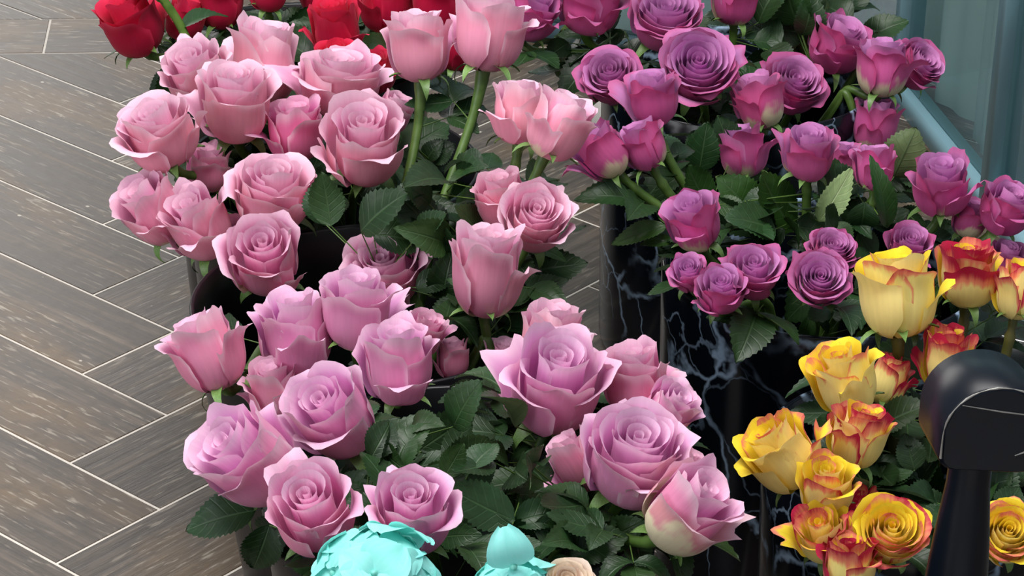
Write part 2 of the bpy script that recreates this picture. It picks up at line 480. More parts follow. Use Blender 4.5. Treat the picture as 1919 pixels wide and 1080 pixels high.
def glass_material(name, tint, rough, fac):
    t = NT(name)
    g = t.n('BsdfGlossy', Color=(1, 1, 1), Roughness=rough)
    tr = t.n('BsdfTransparent', Color=tint)
    fr = t.n('Fresnel', IOR=1.45)
    m = t.n('MixShader', Fac=t.math('MULTIPLY_ADD', fr.outputs[0], 0.8, fac))
    t.t.links.new(tr.outputs[0], m.inputs[1]); t.t.links.new(g.outputs[0], m.inputs[2])
    return t.finish(m.outputs[0])

M['plank'] = plank_material(); M['grout'] = grout_material(); M['marble'] = marble_material()
M['bucket'] = plain('black_plastic', srgb('#0b0d10'), 0.32, noise=0.2)
M['teal_frame'] = plain('teal_painted_metal', srgb('#9ecbd8'), 0.35, noise=0.12, scale=12)
M['teal_sheet'] = plain('teal_sheet', srgb('#dfe9e6'), 0.45, noise=0.15, scale=6)
M['teal_dark'] = plain('teal_kickplate', srgb('#33484f'), 0.4, noise=0.1, scale=8)
M['pane'] = glass_material('tinted_glass', (0.90, 0.98, 0.98, 1), 0.12, 0.02)
M['frost'] = glass_material('grey_green_glass', (0.55, 0.66, 0.65, 1), 0.25, 0.16)
M['white'] = plain('white_glaze', srgb('#cfcdc6'), 0.25, noise=0.05)
M['dark_mark'] = plain('dark_glaze_mark', srgb('#2c2a26'), 0.4)
M['satin_black'] = plain('satin_black_paint', srgb('#050b16'), 0.34, spec=0.3, noise=0.25, scale=60)
M['worn'] = plain('worn_bare_edge', srgb('#8f8d88'), 0.35, metal=0.5, noise=0.6, scale=120)
M['water_dark'] = plain('dark_water', srgb('#050607'), 0.08)

# ------------------------------------------------------------------ floor: herringbone planks with a straight border course
Y_B0 = float(at_z(120, 99, 0)[1]); Y_B1 = float(at_z(90, 36, 0)[1])
floor = link('floor', mesh_np('floor', [(-3.2, -4.2, -0.0009), (3.6, -4.2, -0.0009), (3.6, 4.2, -0.0009), (-3.2, 4.2, -0.0009),
                                        (-3.2, -4.2, -0.06), (3.6, -4.2, -0.06), (3.6, 4.2, -0.06), (-3.2, 4.2, -0.06)],
              np.array([[0, 1, 2, 3], [7, 6, 5, 4], [0, 4, 5, 1], [1, 5, 6, 2], [2, 6, 7, 3], [3, 7, 4, 0]], np.int32), mat=M['grout'], smooth=False))
tag(floor, kind='structure')

def clip_poly(poly, axis_y, keep_below):
    out = []
    for i in range(len(poly)):
        a, b = poly[i], poly[(i + 1) % len(poly)]
        ina = (a[1] <= axis_y) == keep_below; inb = (b[1] <= axis_y) == keep_below
        if ina: out.append(a)
        if ina != inb:
            k = (axis_y - a[1]) / (b[1] - a[1]); out.append((a[0] + k * (b[0] - a[0]), axis_y))
    return out

def inset_poly(poly, d):
    n = len(poly); res = []
    area = sum(poly[i][0] * poly[(i + 1) % n][1] - poly[(i + 1) % n][0] * poly[i][1] for i in range(n))
    if area < 0: poly = poly[::-1]
    lines = []
    for i in range(n):
        a, b = Vector(poly[i]), Vector(poly[(i + 1) % n]); e = (b - a)
        if e.length < 1e-5: continue
        e.normalize(); nrm = Vector((-e.y, e.x)); lines.append((a + nrm * d, e))
    m = len(lines)
    for i in range(m):
        (p, e), (q, f) = lines[i - 1], lines[i]
        den = e.x * f.y - e.y * f.x
        if abs(den) < 1e-6: res.append((q.x, q.y)); continue
        k = ((q.x - p.x) * f.y - (q.y - p.y) * f.x) / den
        res.append((p.x + e.x * k, p.y + e.y * k))
    return res

_rp = random.Random(4)
def add_plank(poly, ang):
    n0 = len(poly)
    if n0 < 3: return
    area = abs(sum(poly[i][0] * poly[(i + 1) % n0][1] - poly[(i + 1) % n0][0] * poly[i][1] for i in range(n0))) / 2
    if area < 0.004: return
    outer = inset_poly(poly, 0.0019); top = inset_poly(poly, 0.0024); n = len(outer)
    if len(top) != n: return
    cx = sum(p[0] for p in outer) / n; cy = sum(p[1] for p in outer) / n
    c, s = math.cos(-ang), math.sin(-ang)
    L = lambda p, z: (c * (p[0] - cx) - s * (p[1] - cy), s * (p[0] - cx) + c * (p[1] - cy), z)
    h = _rp.uniform(-0.0001, 0.0003)
    v = [L(p, -0.005) for p in outer] + [L(p, -0.0005) for p in outer] + [L(p, 0.0 + h) for p in top]
    f = [tuple(range(2 * n, 3 * n))]
    for k in (0, n):
        for i in range(n): f.append((k + i, k + (i + 1) % n, k + n + (i + 1) % n, k + n + i))
    me = bpy.data.meshes.new('plank'); me.from_pydata(v, [], f); me.materials.append(M['plank']); me.update()
    o = link('plank', me, floor); o.location = (cx, cy, 0); o.rotation_euler = (0, 0, ang)

RT = math.sqrt(0.5)
def lat(u, v): return (RT * (u + v) * PW, RT * (-u + v) * PW)
XR, YR = (-1.9, 3.1), (-2.4, 3.4)
for k in range(-40, 41):
    for m in range(-5, 6):
        for kind in (0, 1):
            u0, v0 = (k, -k) if kind == 0 else (k - 6, -k)
            u1, v1 = (u0 + 1, v0 + 6) if kind == 0 else (u0 + 6, v0 + 1)
            u0 += 6 * m; u1 += 6 * m; v0 += 6 * m; v1 += 6 * m
            poly = [lat(u0, v0), lat(u1, v0), lat(u1, v1), lat(u0, v1)]
            cx = sum(p[0] for p in poly) / 4; cy = sum(p[1] for p in poly) / 4
            if not (XR[0] < cx < XR[1] and YR[0] < cy < YR[1]): continue
            ang = math.radians(45 if kind == 0 else -45)
            lo = clip_poly(poly, Y_B0, True)
            if len(lo) > 2: add_plank(lo, ang)
            hi = clip_poly(poly, Y_B1, False)
            if len(hi) > 2: add_plank(hi, ang)
_xj = float(at_z(88, 67, 0)[0])
for i in range(-2, 5):
    x0 = _xj + i * 0.914
    add_plank([(x0, Y_B0), (x0 + 0.914, Y_B0), (x0 + 0.914, Y_B1), (x0, Y_B1)], 0.0)

# ------------------------------------------------------------------ teal glazed partition on the right / back
def box_between(name, a, b, z0, z1, th, mat, parent):
    a = Vector((a[0], a[1], 0)); b = Vector((b[0], b[1], 0)); d = (b - a); L = d.length; d.normalize()
    n = Vector((-d.y, d.x, 0)) * th / 2
    v = []
    for z in (z0, z1):
        for p in (a - n, b - n, b + n, a + n): v.append((p.x, p.y, z))
    f = np.array([[3, 2, 1, 0], [4, 5, 6, 7], [0, 1, 5, 4], [1, 2, 6, 5], [2, 3, 7, 6], [3, 0, 4, 7]], np.int32)
    return link(name, mesh_np(name, v, f, mat=mat, smooth=False), parent)

def pleated(name, a, b, z0, z1, amp, wave, mat, parent, offset):
    a = Vector((a[0], a[1])); b = Vector((b[0], b[1])); d = b - a; L = d.length; d.normalize(); n = Vector((-d.y, d.x))
    k = int(L / 0.012) + 2; co = []; uv = []
    for j, z in enumerate((z0, z1)):
        for i in range(k):
            s = L * i / (k - 1)
            w = amp * (math.sin(s / wave * 6.283) + 0.45 * math.sin(s / wave * 15.1 + 1.0)) + offset
            p = a + d * s + n * w; co.append((p.x, p.y, z)); uv.append((i / (k - 1), j))
    return link(name, mesh_np(name, co, grid_topology(k, 2), uv, mat), parent)

F1 = at_z(905, 58, 0); F2 = at_z(1688, 186, 0); F3 = at_z(1838, 372, 0)
dirr = (F3 - F2) / np.linalg.norm(F3 - F2); F4 = F2 + dirr * 1.5
part = bpy.data.objects.new('wall_right', None); COL.objects.link(part); part.location = (0, 0, 0); tag(part, kind='structure')
for a, b, th in ((F1, F2, 0.03), (F2, F4, 0.035)):
    box_between('bottom_rail', a, b, 0.0, 0.035, th, M['teal_frame'] if th > .032 else M['teal_dark'], part)
    box_between('top_rail', a, b, 2.1, 2.15, th, M['teal_frame'], part)
    box_between('glass_pane', a, b, 0.035, 2.1, 0.006, M['pane'], part)
pleated('pleated_sheet', F1, F2 + (F2 - F1) * .12, 0.01, 2.1, 0.012, 0.16, M['teal_sheet'], part, 0.06)
pleated('pleated_sheet', F2 - dirr * .08, F4, 0.01, 2.1, 0.014, 0.17, M['teal_sheet'], part, 0.06)
def stile(p, d, w):
    box_between('stile', p, p + d * w, 0.0, 2.15, 0.04, M['teal_frame'], part)
stile(F2, dirr, 0.02)
FS = at_z(1838, 372, 0)
stile(F2 + dirr * 0.41, dirr, 0.028)

# ------------------------------------------------------------------ vases
VASES = {}
def make_vase(key, name, label, group, cx, cy, r_rim, r_base, h, mat, sharp=0.018, cat='vase', thick=0.005, water=True):
    root = bpy.data.objects.new(name, None); COL.objects.link(root); root.location = (cx, cy, 0)
    tag(root, label, cat, group)
    prof = [(0.0001, 0.0), (r_base - sharp, 0.0)]
    for i in range(1, 6):
        a = i / 5 * math.pi / 2
        prof.append((r_base - sharp + sharp * math.sin(a), sharp - sharp * math.cos(a)))
    for i in range(1, 7): prof.append((r_base + (r_rim - r_base) * i / 6, sharp + (h - sharp) * i / 6))
    prof += [(r_rim - thick * 0.5, h + 0.002), (r_rim - thick, h)]
    for i in range(1, 6): prof.append((r_rim - thick + (r_base - r_rim) * i / 5, h - (h - 0.012) * i / 5))
    prof.append((0.0001, 0.012))
    co, q, uv = revolve(prof, 64)
    link('body', mesh_np('body', co, q, uv, mat), root)
    if water and mat is not M['frost']:
        rr = r_base + (r_rim - r_base) * 0.55 - thick - 0.001
        co, q, uv = revolve([(0.0001, 0), (rr, 0)], 40)
        w = link('water', mesh_np('water', co, q, uv, M['water_dark']), root); w.location = (0, 0, h * 0.55)
    VASES[key] = dict(c=np.array([cx, cy]), r=r_rim, rb=r_base, h=h, root=root)
    return root
def rim_at(px, py, h): p = at_z(px, py, h); return float(p[0]), float(p[1])
BUCK = 'black flower buckets on the tile floor'
make_vase('R', 'flower_bucket', 'black bucket holding the crimson roses at the back', BUCK, *rim_at(557, 95, .36), .165, .14, .36, M['bucket'])
make_vase('A', 'flower_bucket', 'black bucket of pale pink roses between the crimson roses and the foremost pink ones', BUCK, *rim_at(622, 308, .36), .165, .135, .36, M['bucket'])
make_vase('B', 'flower_bucket', 'tapered black bucket of pink roses at the left beside bare floor', BUCK, *rim_at(692, 568, .36), .178, .128, .36, M['bucket'])
make_vase('D', 'flower_bucket', 'black bucket of lilac pink roses right behind the turquoise hydrangeas', BUCK, *rim_at(866, 905, .36), .178, .14, .36, M['bucket'])
_b = at_z(1354, 640, 0)
make_vase('M1', 'marbled_vase', 'black marbled cylinder vase farther back with orchid purple roses', 'black marbled vases', float(_b[0]), float(_b[1]), .165, .157, .36, M['marble'])
make_vase('M2', 'marbled_vase', 'black marbled cylinder vase in front with small purple spray roses over its rim', 'black marbled vases', *rim_at(1540, 498, .36), .165, .157, .36, M['marble'])
make_vase('Y', 'marbled_vase', 'black marbled vase mostly hidden under yellow and red roses', 'black marbled vases', *rim_at(1735, 850, .34), .150, .14, .34, M['marble'])
make_vase('F', 'flower_bucket', 'black bucket in front below the turquoise hydrangeas', BUCK, *rim_at(850, 1340, .36), .165, .14, .36, M['bucket'])
make_vase('G', 'glass_vase', 'grey green glass vase behind the yellow roses at the right edge', None, *rim_at(1950, 585, .32), .075, .07, .32, M['frost'], water=False)
# ------------------------------------------------------------------ roses
HEADS = []
def rose(kind, x, y, W, ang, t, style, vase, label, dyo=0.0, tint=(1, 1, 1), seed=None, n_leaf=1, aspect=1.0, cat='rose', edge=1.0, wilt=0):
    HEADS.append(dict(kind=kind, x=x, y=y, W=W, ang=ang, t=t, style=style, vase=vase, label=label, dyo=dyo, tint=tint,
                      seed=seed if seed is not None else len(HEADS) * 13 + 5, n_leaf=n_leaf, aspect=aspect, cat=cat, edge=edge, wilt=wilt))

NAMES = dict(red='crimson_rose', pink='pink_rose', lavender='purple_rose', yellow='yellow_rose', cream='cream_rose')
GROUPS = dict(R='crimson roses at the back', A='pale pink roses in the rear bucket', B='pink roses in the left bucket',
              D='lilac pink roses in the front bucket', M1='purple roses in the rear marbled vase', M2='purple spray roses in the front marbled vase',
              Y='yellow roses with red edges', F=None)

def solve_depths():
    sp, cp = math.sin(PITCH), math.cos(PITCH)
    for h in HEADS:
        V = VASES[h['vase']]
        rim = np.array([V['c'][0], V['c'][1], V['h']]); rx, ry = proj(rim)
        v = (ry - h['y']) * depth_of(rim) / FPX
        dy = min(max(0.9 * (v - 0.12), -0.21), 0.17) + h['dyo']
        P = at_y(h['x'], h['y'], V['c'][1] + dy)
        h['d'] = depth_of(P); h['d0'] = h['d']
    for it in range(60):
        for i in range(len(HEADS)):
            a = HEADS[i]
            pa = CAM + ray(a['x'], a['y']) * a['d']; ra = a['W'] * a['d'] / FPX * 0.5
            for j in range(i + 1, len(HEADS)):
                b = HEADS[j]
                pb = CAM + ray(b['x'], b['y']) * b['d']; rb = b['W'] * b['d'] / FPX * 0.5
                dist = np.linalg.norm(pa - pb); want = 0.80 * (ra + rb)
                if dist < want:
                    push = (want - dist) * 0.25
                    sgn = 1 if a['d'] > b['d'] else -1
                    a['d'] += sgn * push; b['d'] -= sgn * push
                    pa = CAM + ray(a['x'], a['y']) * a['d']
    for h in HEADS:
        P = CAM + ray(h['x'], h['y']) * h['d']
        if P[2] < 0.12: print('LOW HEAD', h['label'], P)
        h['P'] = P

def catmull(pts, n):
    pts = [np.asarray(p, float) for p in pts]
    pts = [2 * pts[0] - pts[1]] + pts + [2 * pts[-1] - pts[-2]]
    out = []
    for i in range(1, len(pts) - 2):
        p0, p1, p2, p3 = pts[i - 1:i + 3]
        for k in range(n):
            s = k / n
            out.append(0.5 * ((2 * p1) + (p2 - p0) * s + (2 * p0 - 5 * p1 + 4 * p2 - p3) * s * s + (3 * p1 - p0 - 3 * p2 + p3) * s ** 3))
    out.append(pts[-2]); return np.array(out)

_st, _sq, _su = tube([(0, y, 0) for y in (0, .33, .66, 1)], [0.022, 0.017, 0.014, 0.012], 5)
STALK = mesh_np('leaf_stalk', _st, _sq, _su, M['stem'])

def leaf_matrix(base, direction, normal, length):
    y = Vector(direction).normalized(); z = Vector(normal); z = z - y * z.dot(y)
    if z.length < 1e-4: z = Vector((0.1, 0.2, 1)); z = z - y * z.dot(y)
    z.normalize(); x = y.cross(z)
    m = Matrix((x, y, z)).transposed().to_4x4()
    return Matrix.Translation(Vector(base)) @ m @ Matrix.Scale(length, 4)

def leaf_tint(rng, pale=False):
    k = rng.uniform(0.65, 1.35); w = rng.uniform(-0.12, 0.16)
    return (k * (1 + w), k, k * (1 - 0.6 * w + 0.25 * rng.random()))

def hides_bloom(p):
    x, y = proj(p); z = depth_of(p)
    return any((x - h['x']) ** 2 + (y - h['y']) ** 2 < (0.52 * h['W']) ** 2 and z < h['d'] + 0.03 for h in HEADS)

def compound_leaf(stem, p, d, rng, size, n=3, foot=None):
    if foot is not None:
        w = np.array(p) + np.asarray(foot); dn = np.array(d) / (np.linalg.norm(d) + 1e-9); sd = np.cross(dn, (0, 0, 1.0))
        if any(hides_bloom(w + dn * size * a + sd * size * b) for a, b in ((0.9, 0), (1.6, 0), (.8, .6), (.8, -.6))): return
    d = Vector(d).normalized(); up = Vector((0, 0, 1))
    link('leaf_stalk', STALK, stem, (1, 1, 1), leaf_matrix(p, d, up, size * 0.75))
    tipp = Vector(p) + d * size * 0.72
    side = d.cross(up); side = side.normalized() if side.length > 1e-3 else Vector((1, 0, 0))
    nrm = (up + side * rng.uniform(-0.5, 0.5) - d * rng.uniform(-0.3, 0.6)).normalized()
    link('leaf', LEAF[rng.integers(8)], stem, leaf_tint(rng), leaf_matrix(tipp, d + Vector((0, 0, -rng.uniform(0, .4))), nrm, size))
    for k in range(n - 1):
        sg = 1 if k % 2 else -1
        q = Vector(p) + d * size * (0.62 - 0.28 * (k // 2))
        dd = (d * 0.55 + side * sg + Vector((0, 0, rng.uniform(-.3, .1)))).normalized()
        link('leaf', LEAF[rng.integers(8)], stem, leaf_tint(rng), leaf_matrix(q, dd, nrm + Vector((rng.uniform(-.3, .3), rng.uniform(-.3, .3), 0)), size * rng.uniform(.7, .9)))

ROSES = {}
def build_rose(h):
    rng = np.random.default_rng(h['seed'])
    V = VASES[h['vase']]; P = Vector(h['P']); S = metres(h['W'], h['P']) * dict(bud=1.18, cup=1.04, half=1.0, open=0.95, full=0.94)[h['style']] * (1.05 if h['kind'] == 'pink' else 1.02)
    ax = Vector(view_axis(h['ang'], h['t']))
    R3 = frame(ax, rng.uniform(0, 6.28))
    hh = dict(bud=0.52, cup=0.47, half=0.45, open=0.40, full=0.36)[h['style']] * h['aspect']
    base = P - ax * S * hh
    cxy = V['c']; rel = np.array([P.x, P.y]) - cxy; rl = np.linalg.norm(rel) + 1e-9
    ex = rel / rl * min(rl * 0.75, V['r'] * 0.72)
    root = bpy.data.objects.new(NAMES[h['kind']], None); COL.objects.link(root)
    foot = np.array([cxy[0] - ex[0] * 0.35 + rng.uniform(-.02, .02), cxy[1] - ex[1] * 0.35 + rng.uniform(-.02, .02), 0.025])
    root.location = foot
    tag(root, h['label'], h['cat'], GROUPS[h['vase']] if h['kind'] != 'cream' else None)
    T0 = Matrix.Translation(-Vector(foot))
    head = T0 @ Matrix.Translation(base) @ R3.to_4x4() @ Matrix.Diagonal((S, S, S * h['aspect'], 1))
    pet = rose_petals(h['style'], rng)
    n = len(pet)
    for i, (co, uv, nu) in enumerate(pet):
        j = rng.uniform(0.93, 1.06); jt = rng.uniform(-0.03, 0.03)
        e = h['edge'] - 0.14 * max(0.0, 0.70 - i / n) / 0.70
        if i / n > 0.72 and h['kind'] == 'lavender' and h['style'] in ('cup', 'half') and rng.random() < 0.6: e += rng.uniform(0.06, 0.22)
        if i / n > 0.80 and h['kind'] == 'pink' and rng.random() < 0.35: e += rng.uniform(0.04, 0.16)
        c = (h['tint'][0] * j, h['tint'][1] * j * (1 - jt), h['tint'][2] * j * (1 + jt), e)
        if i >= n - h['wilt']: c = (0.86, 0.95, 0.72, 1.28)                # browned, papery guard petals
        link('petal', mesh_np('petal', co, grid_topology(nu, len(co) // nu), uv, M[h['kind']]), root, c, head)
    k0 = rng.integers(6)
    for i in range(5):
        link('sepal', SEPAL[(k0 + i) % 6], root, (rng.uniform(.7, 1.2),) * 3,
             head @ Matrix.Rotation(i * 1.2566 + rng.uniform(-.2, .2), 4, 'Z') @ Matrix.Diagonal((0.56, 0.56, 0.56 / h['aspect'], 1)))
    # stem with the hip swelling
    entry = Vector((cxy[0] + ex[0], cxy[1] + ex[1], V['h'] + 0.01))
    hang = base.z < V['h'] + 0.05 and rl > V['r'] * 0.75     # bloom at or over the rim: short arch across it
    if hang:
        e2 = rel / rl * V['r'] * 0.84
        entry = Vector((cxy[0] + e2[0], cxy[1] + e2[1], V['h'] + 0.012))
    D1 = (base - entry).length
    b0 = np.array(base + ax * S * 0.05); b1 = np.array(base - ax * (0.35 * D1 if not hang else 0.3 * D1)); b3 = np.array(entry)
    down = (entry - Vector(foot)).normalized()
    b2 = b3 + np.array(down) * (0.35 * D1 if not hang else 0.25 * D1)
    path = [(1 - k) ** 3 * b0 + 3 * (1 - k) ** 2 * k * b1 + 3 * (1 - k) * k * k * b2 + k ** 3 * b3 for k in (i / 17 for i in range(18))]
    path = np.array(path + [b3 + (foot - b3) * k for k in (.2, .45, .7, 1)])
    m = len(path); rad = np.full(m, 0.0046); sc = S / 0.1
    rad[0] = 0.009 * sc; rad[1] = 0.0088 * sc; rad[2] = 0.0072 * sc; rad[3] = 0.0058; rad[4:] = 0.0050
    co, q, uv = tube(path - foot, rad, 8)
    stem = link('stem', mesh_np('stem', co, q, uv, M['stem']), root, (rng.uniform(.8, 1.15),) * 3)
    if h['kind'] == 'yellow': stem.color = (1.25, 0.62, 0.75, 1)
    ROSES[h['label']] = dict(root=root, stem=stem, path=path, foot=foot, vase=h['vase'])
    # compound leaves on the stem above the rim
    for k in range(h['n_leaf']):
        p = path[int(7 + rng.uniform(0.2, 1.0) * 10)]
        out = np.array([rel[0] / rl, rel[1] / rl]) + rng.normal(0, 0.9, 2)
        d = Vector((out[0], out[1], rng.uniform(-0.2, 0.45)))
        compound_leaf(stem, Vector(p - foot), d, rng, rng.uniform(0.040, 0.060), 3 if rng.random() < .7 else 5, foot)

def px_leaf(owner, bx, by, tx, ty, ratio=1.0, roll=0.0, dy=0.0, pale=False, tint=None, var=0, lift=0.0):
    """one clearly seen leaf from base pixel to tip pixel, on the stem of the named rose"""
    R = ROSES[owner]; V = VASES[R['vase']]
    yy = V['c'][1] + dy
    a = at_y(bx, by, yy); b = at_y(tx, ty, yy - lift)
    d = Vector(b - a); L = d.length
    nrm = Vector(-FWD * 0.8 + np.array([0, 0, .6]))
    m = leaf_matrix(Vector(a - R['foot']), d, Matrix.Rotation(math.radians(roll), 3, d.normalized()) @ nrm, L)
    m = m @ Matrix.Diagonal((ratio, 1, 1, 1))
    me = LEAF_PALE[var % 2] if pale else LEAF[var % 8]
    link('leaf', me, R['stem'], tint or (1, 1, 1), m)
    # petiole back to the nearest stem point
    path = R['path']; i = int(np.argmin(np.linalg.norm(path - a, axis=1)))
    pa = Vector(path[i] - R['foot']); dd = Vector(a - R['foot']) - pa
    if 0.004 < dd.length < 0.25:
        mm = leaf_matrix(pa, dd, Vector((0.2, 0.3, 1)), dd.length) @ Matrix.Diagonal((0.05 / dd.length, 1, 0.05 / dd.length, 1))
        link('leaf_stalk', STALK, R['stem'], (1, 1, 1), mm)
# ------------------------------------------------------------------ which rose stands where (photo pixel of the bloom, its width, pose)
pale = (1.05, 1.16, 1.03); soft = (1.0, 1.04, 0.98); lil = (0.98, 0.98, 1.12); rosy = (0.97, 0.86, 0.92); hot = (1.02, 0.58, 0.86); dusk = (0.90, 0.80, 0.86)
R_ = 'red'; P_ = 'pink'; L_ = 'lavender'; Y_ = 'yellow'
# crimson, back bucket
rose(R_, 250, 50, 128, -22, 58, 'half', 'R', 'crimson rose leaning out farthest left over the bare floor', tint=(1.05, .9, .95), seed=3)
rose(R_, 347, 38, 80, 20, 72, 'cup', 'R', 'crimson rose tucked just behind the leftmost crimson rose', dyo=.05)
rose(R_, 413, 8, 96, 0, 70, 'cup', 'R', 'deep crimson rose second from left along the top edge, leaves below it', dyo=.05)
rose(R_, 505, -14, 80, 5, 66, 'half', 'R', 'crimson rose cut by the top edge above dark green stems', dyo=.03)
rose(R_, 598, -12, 84, 0, 60, 'half', 'R', 'dark crimson rose at the top edge above the tall crimson bud', dyo=.08)
rose(R_, 630, 58, 92, -8, 58, 'bud', 'R', 'tall crimson bud standing upright with a lit tip', dyo=-.03, tint=(1.12, 1, 1))
rose(R_, 722, 10, 104, 0, 70, 'cup', 'R', 'bright crimson rose at the top edge left of the flared pink rose', dyo=.02, tint=(1.2, 1.1, 1.15))
rose(R_, 632, 118, 82, 0, 50, 'half', 'R', 'bright red rose low down below the tall crimson bud', dyo=-.06, tint=(1.2, .9, .85))
rose(R_, 706, 138, 84, -4, 42, 'half', 'R', 'small crimson rose facing us beside the upright pink rose', dyo=-.07)
rose(R_, 815, 2, 108, 0, 66, 'cup', 'R', 'bright crimson rose at the top edge right above the upright pink rose', tint=(1.15, 1, 1.1))
rose(R_, 852, 92, 66, 10, 70, 'bud', 'R', 'crimson bud half hidden between the two upright pink roses', dyo=.03, tint=(.9, .9, .9))
# pale pink, rear bucket
rose(P_, 370, 150, 132, -18, 50, 'half', 'A', 'pale pink rose farthest left in the top pink cluster, petals folded wide', tint=pale, dyo=.03, seed=21)
rose(P_, 496, 122, 116, 8, 74, 'bud', 'A', 'closed pale pink bud standing tall under the crimson roses', tint=pale, dyo=.06)
rose(P_, 440, 200, 148, 0, 56, 'half', 'A', 'pale pink rose with a dusky drooping outer petal in the top left cluster', tint=pale, dyo=-.02, seed=44)
rose(P_, 300, 256, 158, -16, 55, 'open', 'A', 'pale pink rose at the left with one petal curling out over the floor', tint=pale, dyo=-.05, seed=7)
rose(P_, 636, 160, 176, 4, 68, 'open', 'A', 'wide pale pink cup below the crimson roses, petals spread sideways', tint=soft, dyo=.02, aspect=.82, seed=12)
rose(P_, 553, 250, 116, 0, 66, 'half', 'A', 'hot pink rose in the middle of the pale cluster', tint=hot, dyo=.0)
rose(P_, 682, 276, 162, 2, 42, 'half', 'A', 'pale pink rose facing us with a spiral heart and one petal folded right', tint=pale, dyo=-.09, seed=61)
rose(P_, 738, 214, 72, 25, 70, 'cup', 'A', 'pink rose peeking out behind the spiral-hearted pale rose', tint=rosy, dyo=.0, n_leaf=0)
rose(P_, 784, 90, 126, -3, 78, 'cup', 'B', 'pink rose seen from the side on a long bare stem, left of its twin', tint=soft, dyo=.10, n_leaf=0, seed=5)
rose(P_, 915, 66, 146, 8, 78, 'half', 'B', 'flared pink rose seen from the side on a long bare stem against the floor', tint=soft, dyo=.08, n_leaf=0, seed=15)
rose(P_, 975, 214, 112, 4, 78, 'cup', 'B', 'whitish pink rose, left one of the pair over the open floor', tint=pale, dyo=.02, n_leaf=0, seed=9)
rose(P_, 1046, 240, 122, 26, 80, 'cup', 'B', 'whitish pink rose, right one of the pair over the open floor', tint=pale, dyo=-.03, n_leaf=0, seed=19)
rose(P_, 390, 318, 84, 5, 70, 'cup', 'A', 'rosy pink rose half hidden behind a green stem at left', tint=rosy, dyo=.02, n_leaf=0)
rose(P_, 286, 398, 124, -34, 58, 'cup', 'A', 'pink rose at the far left pointing out over the grout line', tint=soft, dyo=-.02, seed=33)
rose(P_, 374, 424, 128, -24, 54, 'cup', 'A', 'pink rose with a half-open heart turned up left, beside the far left rose', tint=soft, dyo=-.03, seed=41)
rose(P_, 512, 368, 160, 6, 54, 'open', 'A', 'pale frilled pink rose right of the half-open one', tint=pale, dyo=-.05, seed=28)
rose(P_, 446, 455, 92, -18, 52, 'half', 'A', 'pink rose squeezed behind the round dusky pink rose', tint=rosy, dyo=.0, n_leaf=0)
rose(P_, 496, 490, 150, -3, 36, 'half', 'A', 'round dusky pink rose facing us with a small dark heart', tint=rosy, dyo=-.07, seed=52)
# left bucket
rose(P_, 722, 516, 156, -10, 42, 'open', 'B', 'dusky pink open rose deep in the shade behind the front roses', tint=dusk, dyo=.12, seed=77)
rose(P_, 1002, 414, 138, 14, 34, 'open', 'B', 'pale pink open rose facing us at the right of the pink bunch', tint=pale, dyo=.0, seed=13)
rose(P_, 942, 382, 112, -8, 66, 'half', 'B', 'coral-tinged pink rose behind the pale open one on the right', tint=(1.02, .88, .86), dyo=.06, seed=36)
rose(P_, 912, 515, 136, 4, 70, 'cup', 'B', 'tall ragged pink bud on a thick double stem', tint=soft, dyo=-.02, n_leaf=0, seed=30, aspect=1.2)
rose(P_, 390, 664, 132, -24, 80, 'cup', 'B', 'pink bud leaning left over the floor with a bent green sepal', tint=(1.02, .98, 1.02), dyo=-.02, n_leaf=0, seed=90, aspect=1.08)
rose(P_, 556, 630, 148, -4, 70, 'cup', 'B', 'lilac pink rose with pointed petals left of the smooth cup', tint=lil, dyo=-.02, seed=24)
rose(P_, 668, 586, 140, 2, 68, 'cup', 'B', 'smooth lilac pink cup in the middle of the bunch', tint=lil, dyo=-.05, seed=57)
rose(P_, 745, 686, 142, -2, 68, 'cup', 'B', 'pink rose with a folded front petal on a thick straight stem', tint=lil, dyo=-.06, n_leaf=0, seed=66)
rose(P_, 792, 628, 84, 20, 62, 'half', 'B', 'ruffled pink rose peeking out behind the folded-petal rose', tint=rosy, dyo=.02)
rose(P_, 848, 675, 56, 0, 74, 'bud', 'B', 'little pink rose far back beside the double stem, left of it', tint=rosy, dyo=.05, n_leaf=0)
rose(P_, 946, 682, 84, 5, 70, 'half', 'B', 'pink rose far back beside the double stem, right of it', tint=rosy, dyo=.04, n_leaf=0)
rose(P_, 514, 738, 108, -10, 70, 'half', 'B', 'pink rose hidden behind the big lilac spiral rose', tint=rosy, dyo=-.01, n_leaf=0)
# front bucket
rose(P_, 628, 786, 168, -32, 44, 'half', 'D', 'large lilac pink rose with its spiral heart turned up left', tint=lil, dyo=.04, seed=71)
rose(P_, 470, 866, 178, -48, 56, 'cup', 'D', 'lilac pink rose lying far left, heart pointing at the floor planks', tint=lil, dyo=.0, seed=82)
rose(P_, 588, 966, 166, -14, 42, 'half', 'D', 'pink rose with a tight dark spiral directly left of the turquoise flowers', tint=(1.0, .92, 1.0), dyo=-.04, seed=88)
rose(P_, 772, 972, 160, 0, 46, 'half', 'D', 'deep lilac rose right behind the turquoise hydrangea', tint=(.95, .84, 1.0), dyo=-.06, seed=95)
rose(P_, 1040, 730, 188, 8, 50, 'half', 'D', 'large lilac pink rose open towards us at the right of the bunch', tint=lil, dyo=.04, seed=100)
rose(P_, 1032, 650, 116, 4, 72, 'bud', 'D', 'pink petals standing up behind the large open lilac rose', tint=soft, dyo=.1, n_leaf=0)
rose(P_, 1190, 722, 134, -6, 72, 'cup', 'D', 'ragged pink rose against the black vase, side view', tint=rosy, dyo=.05, seed=104)
rose(P_, 1254, 772, 100, 40, 58, 'cup', 'D', 'small lilac rose turned right against the marbled vase', tint=lil, dyo=.03, seed=111)
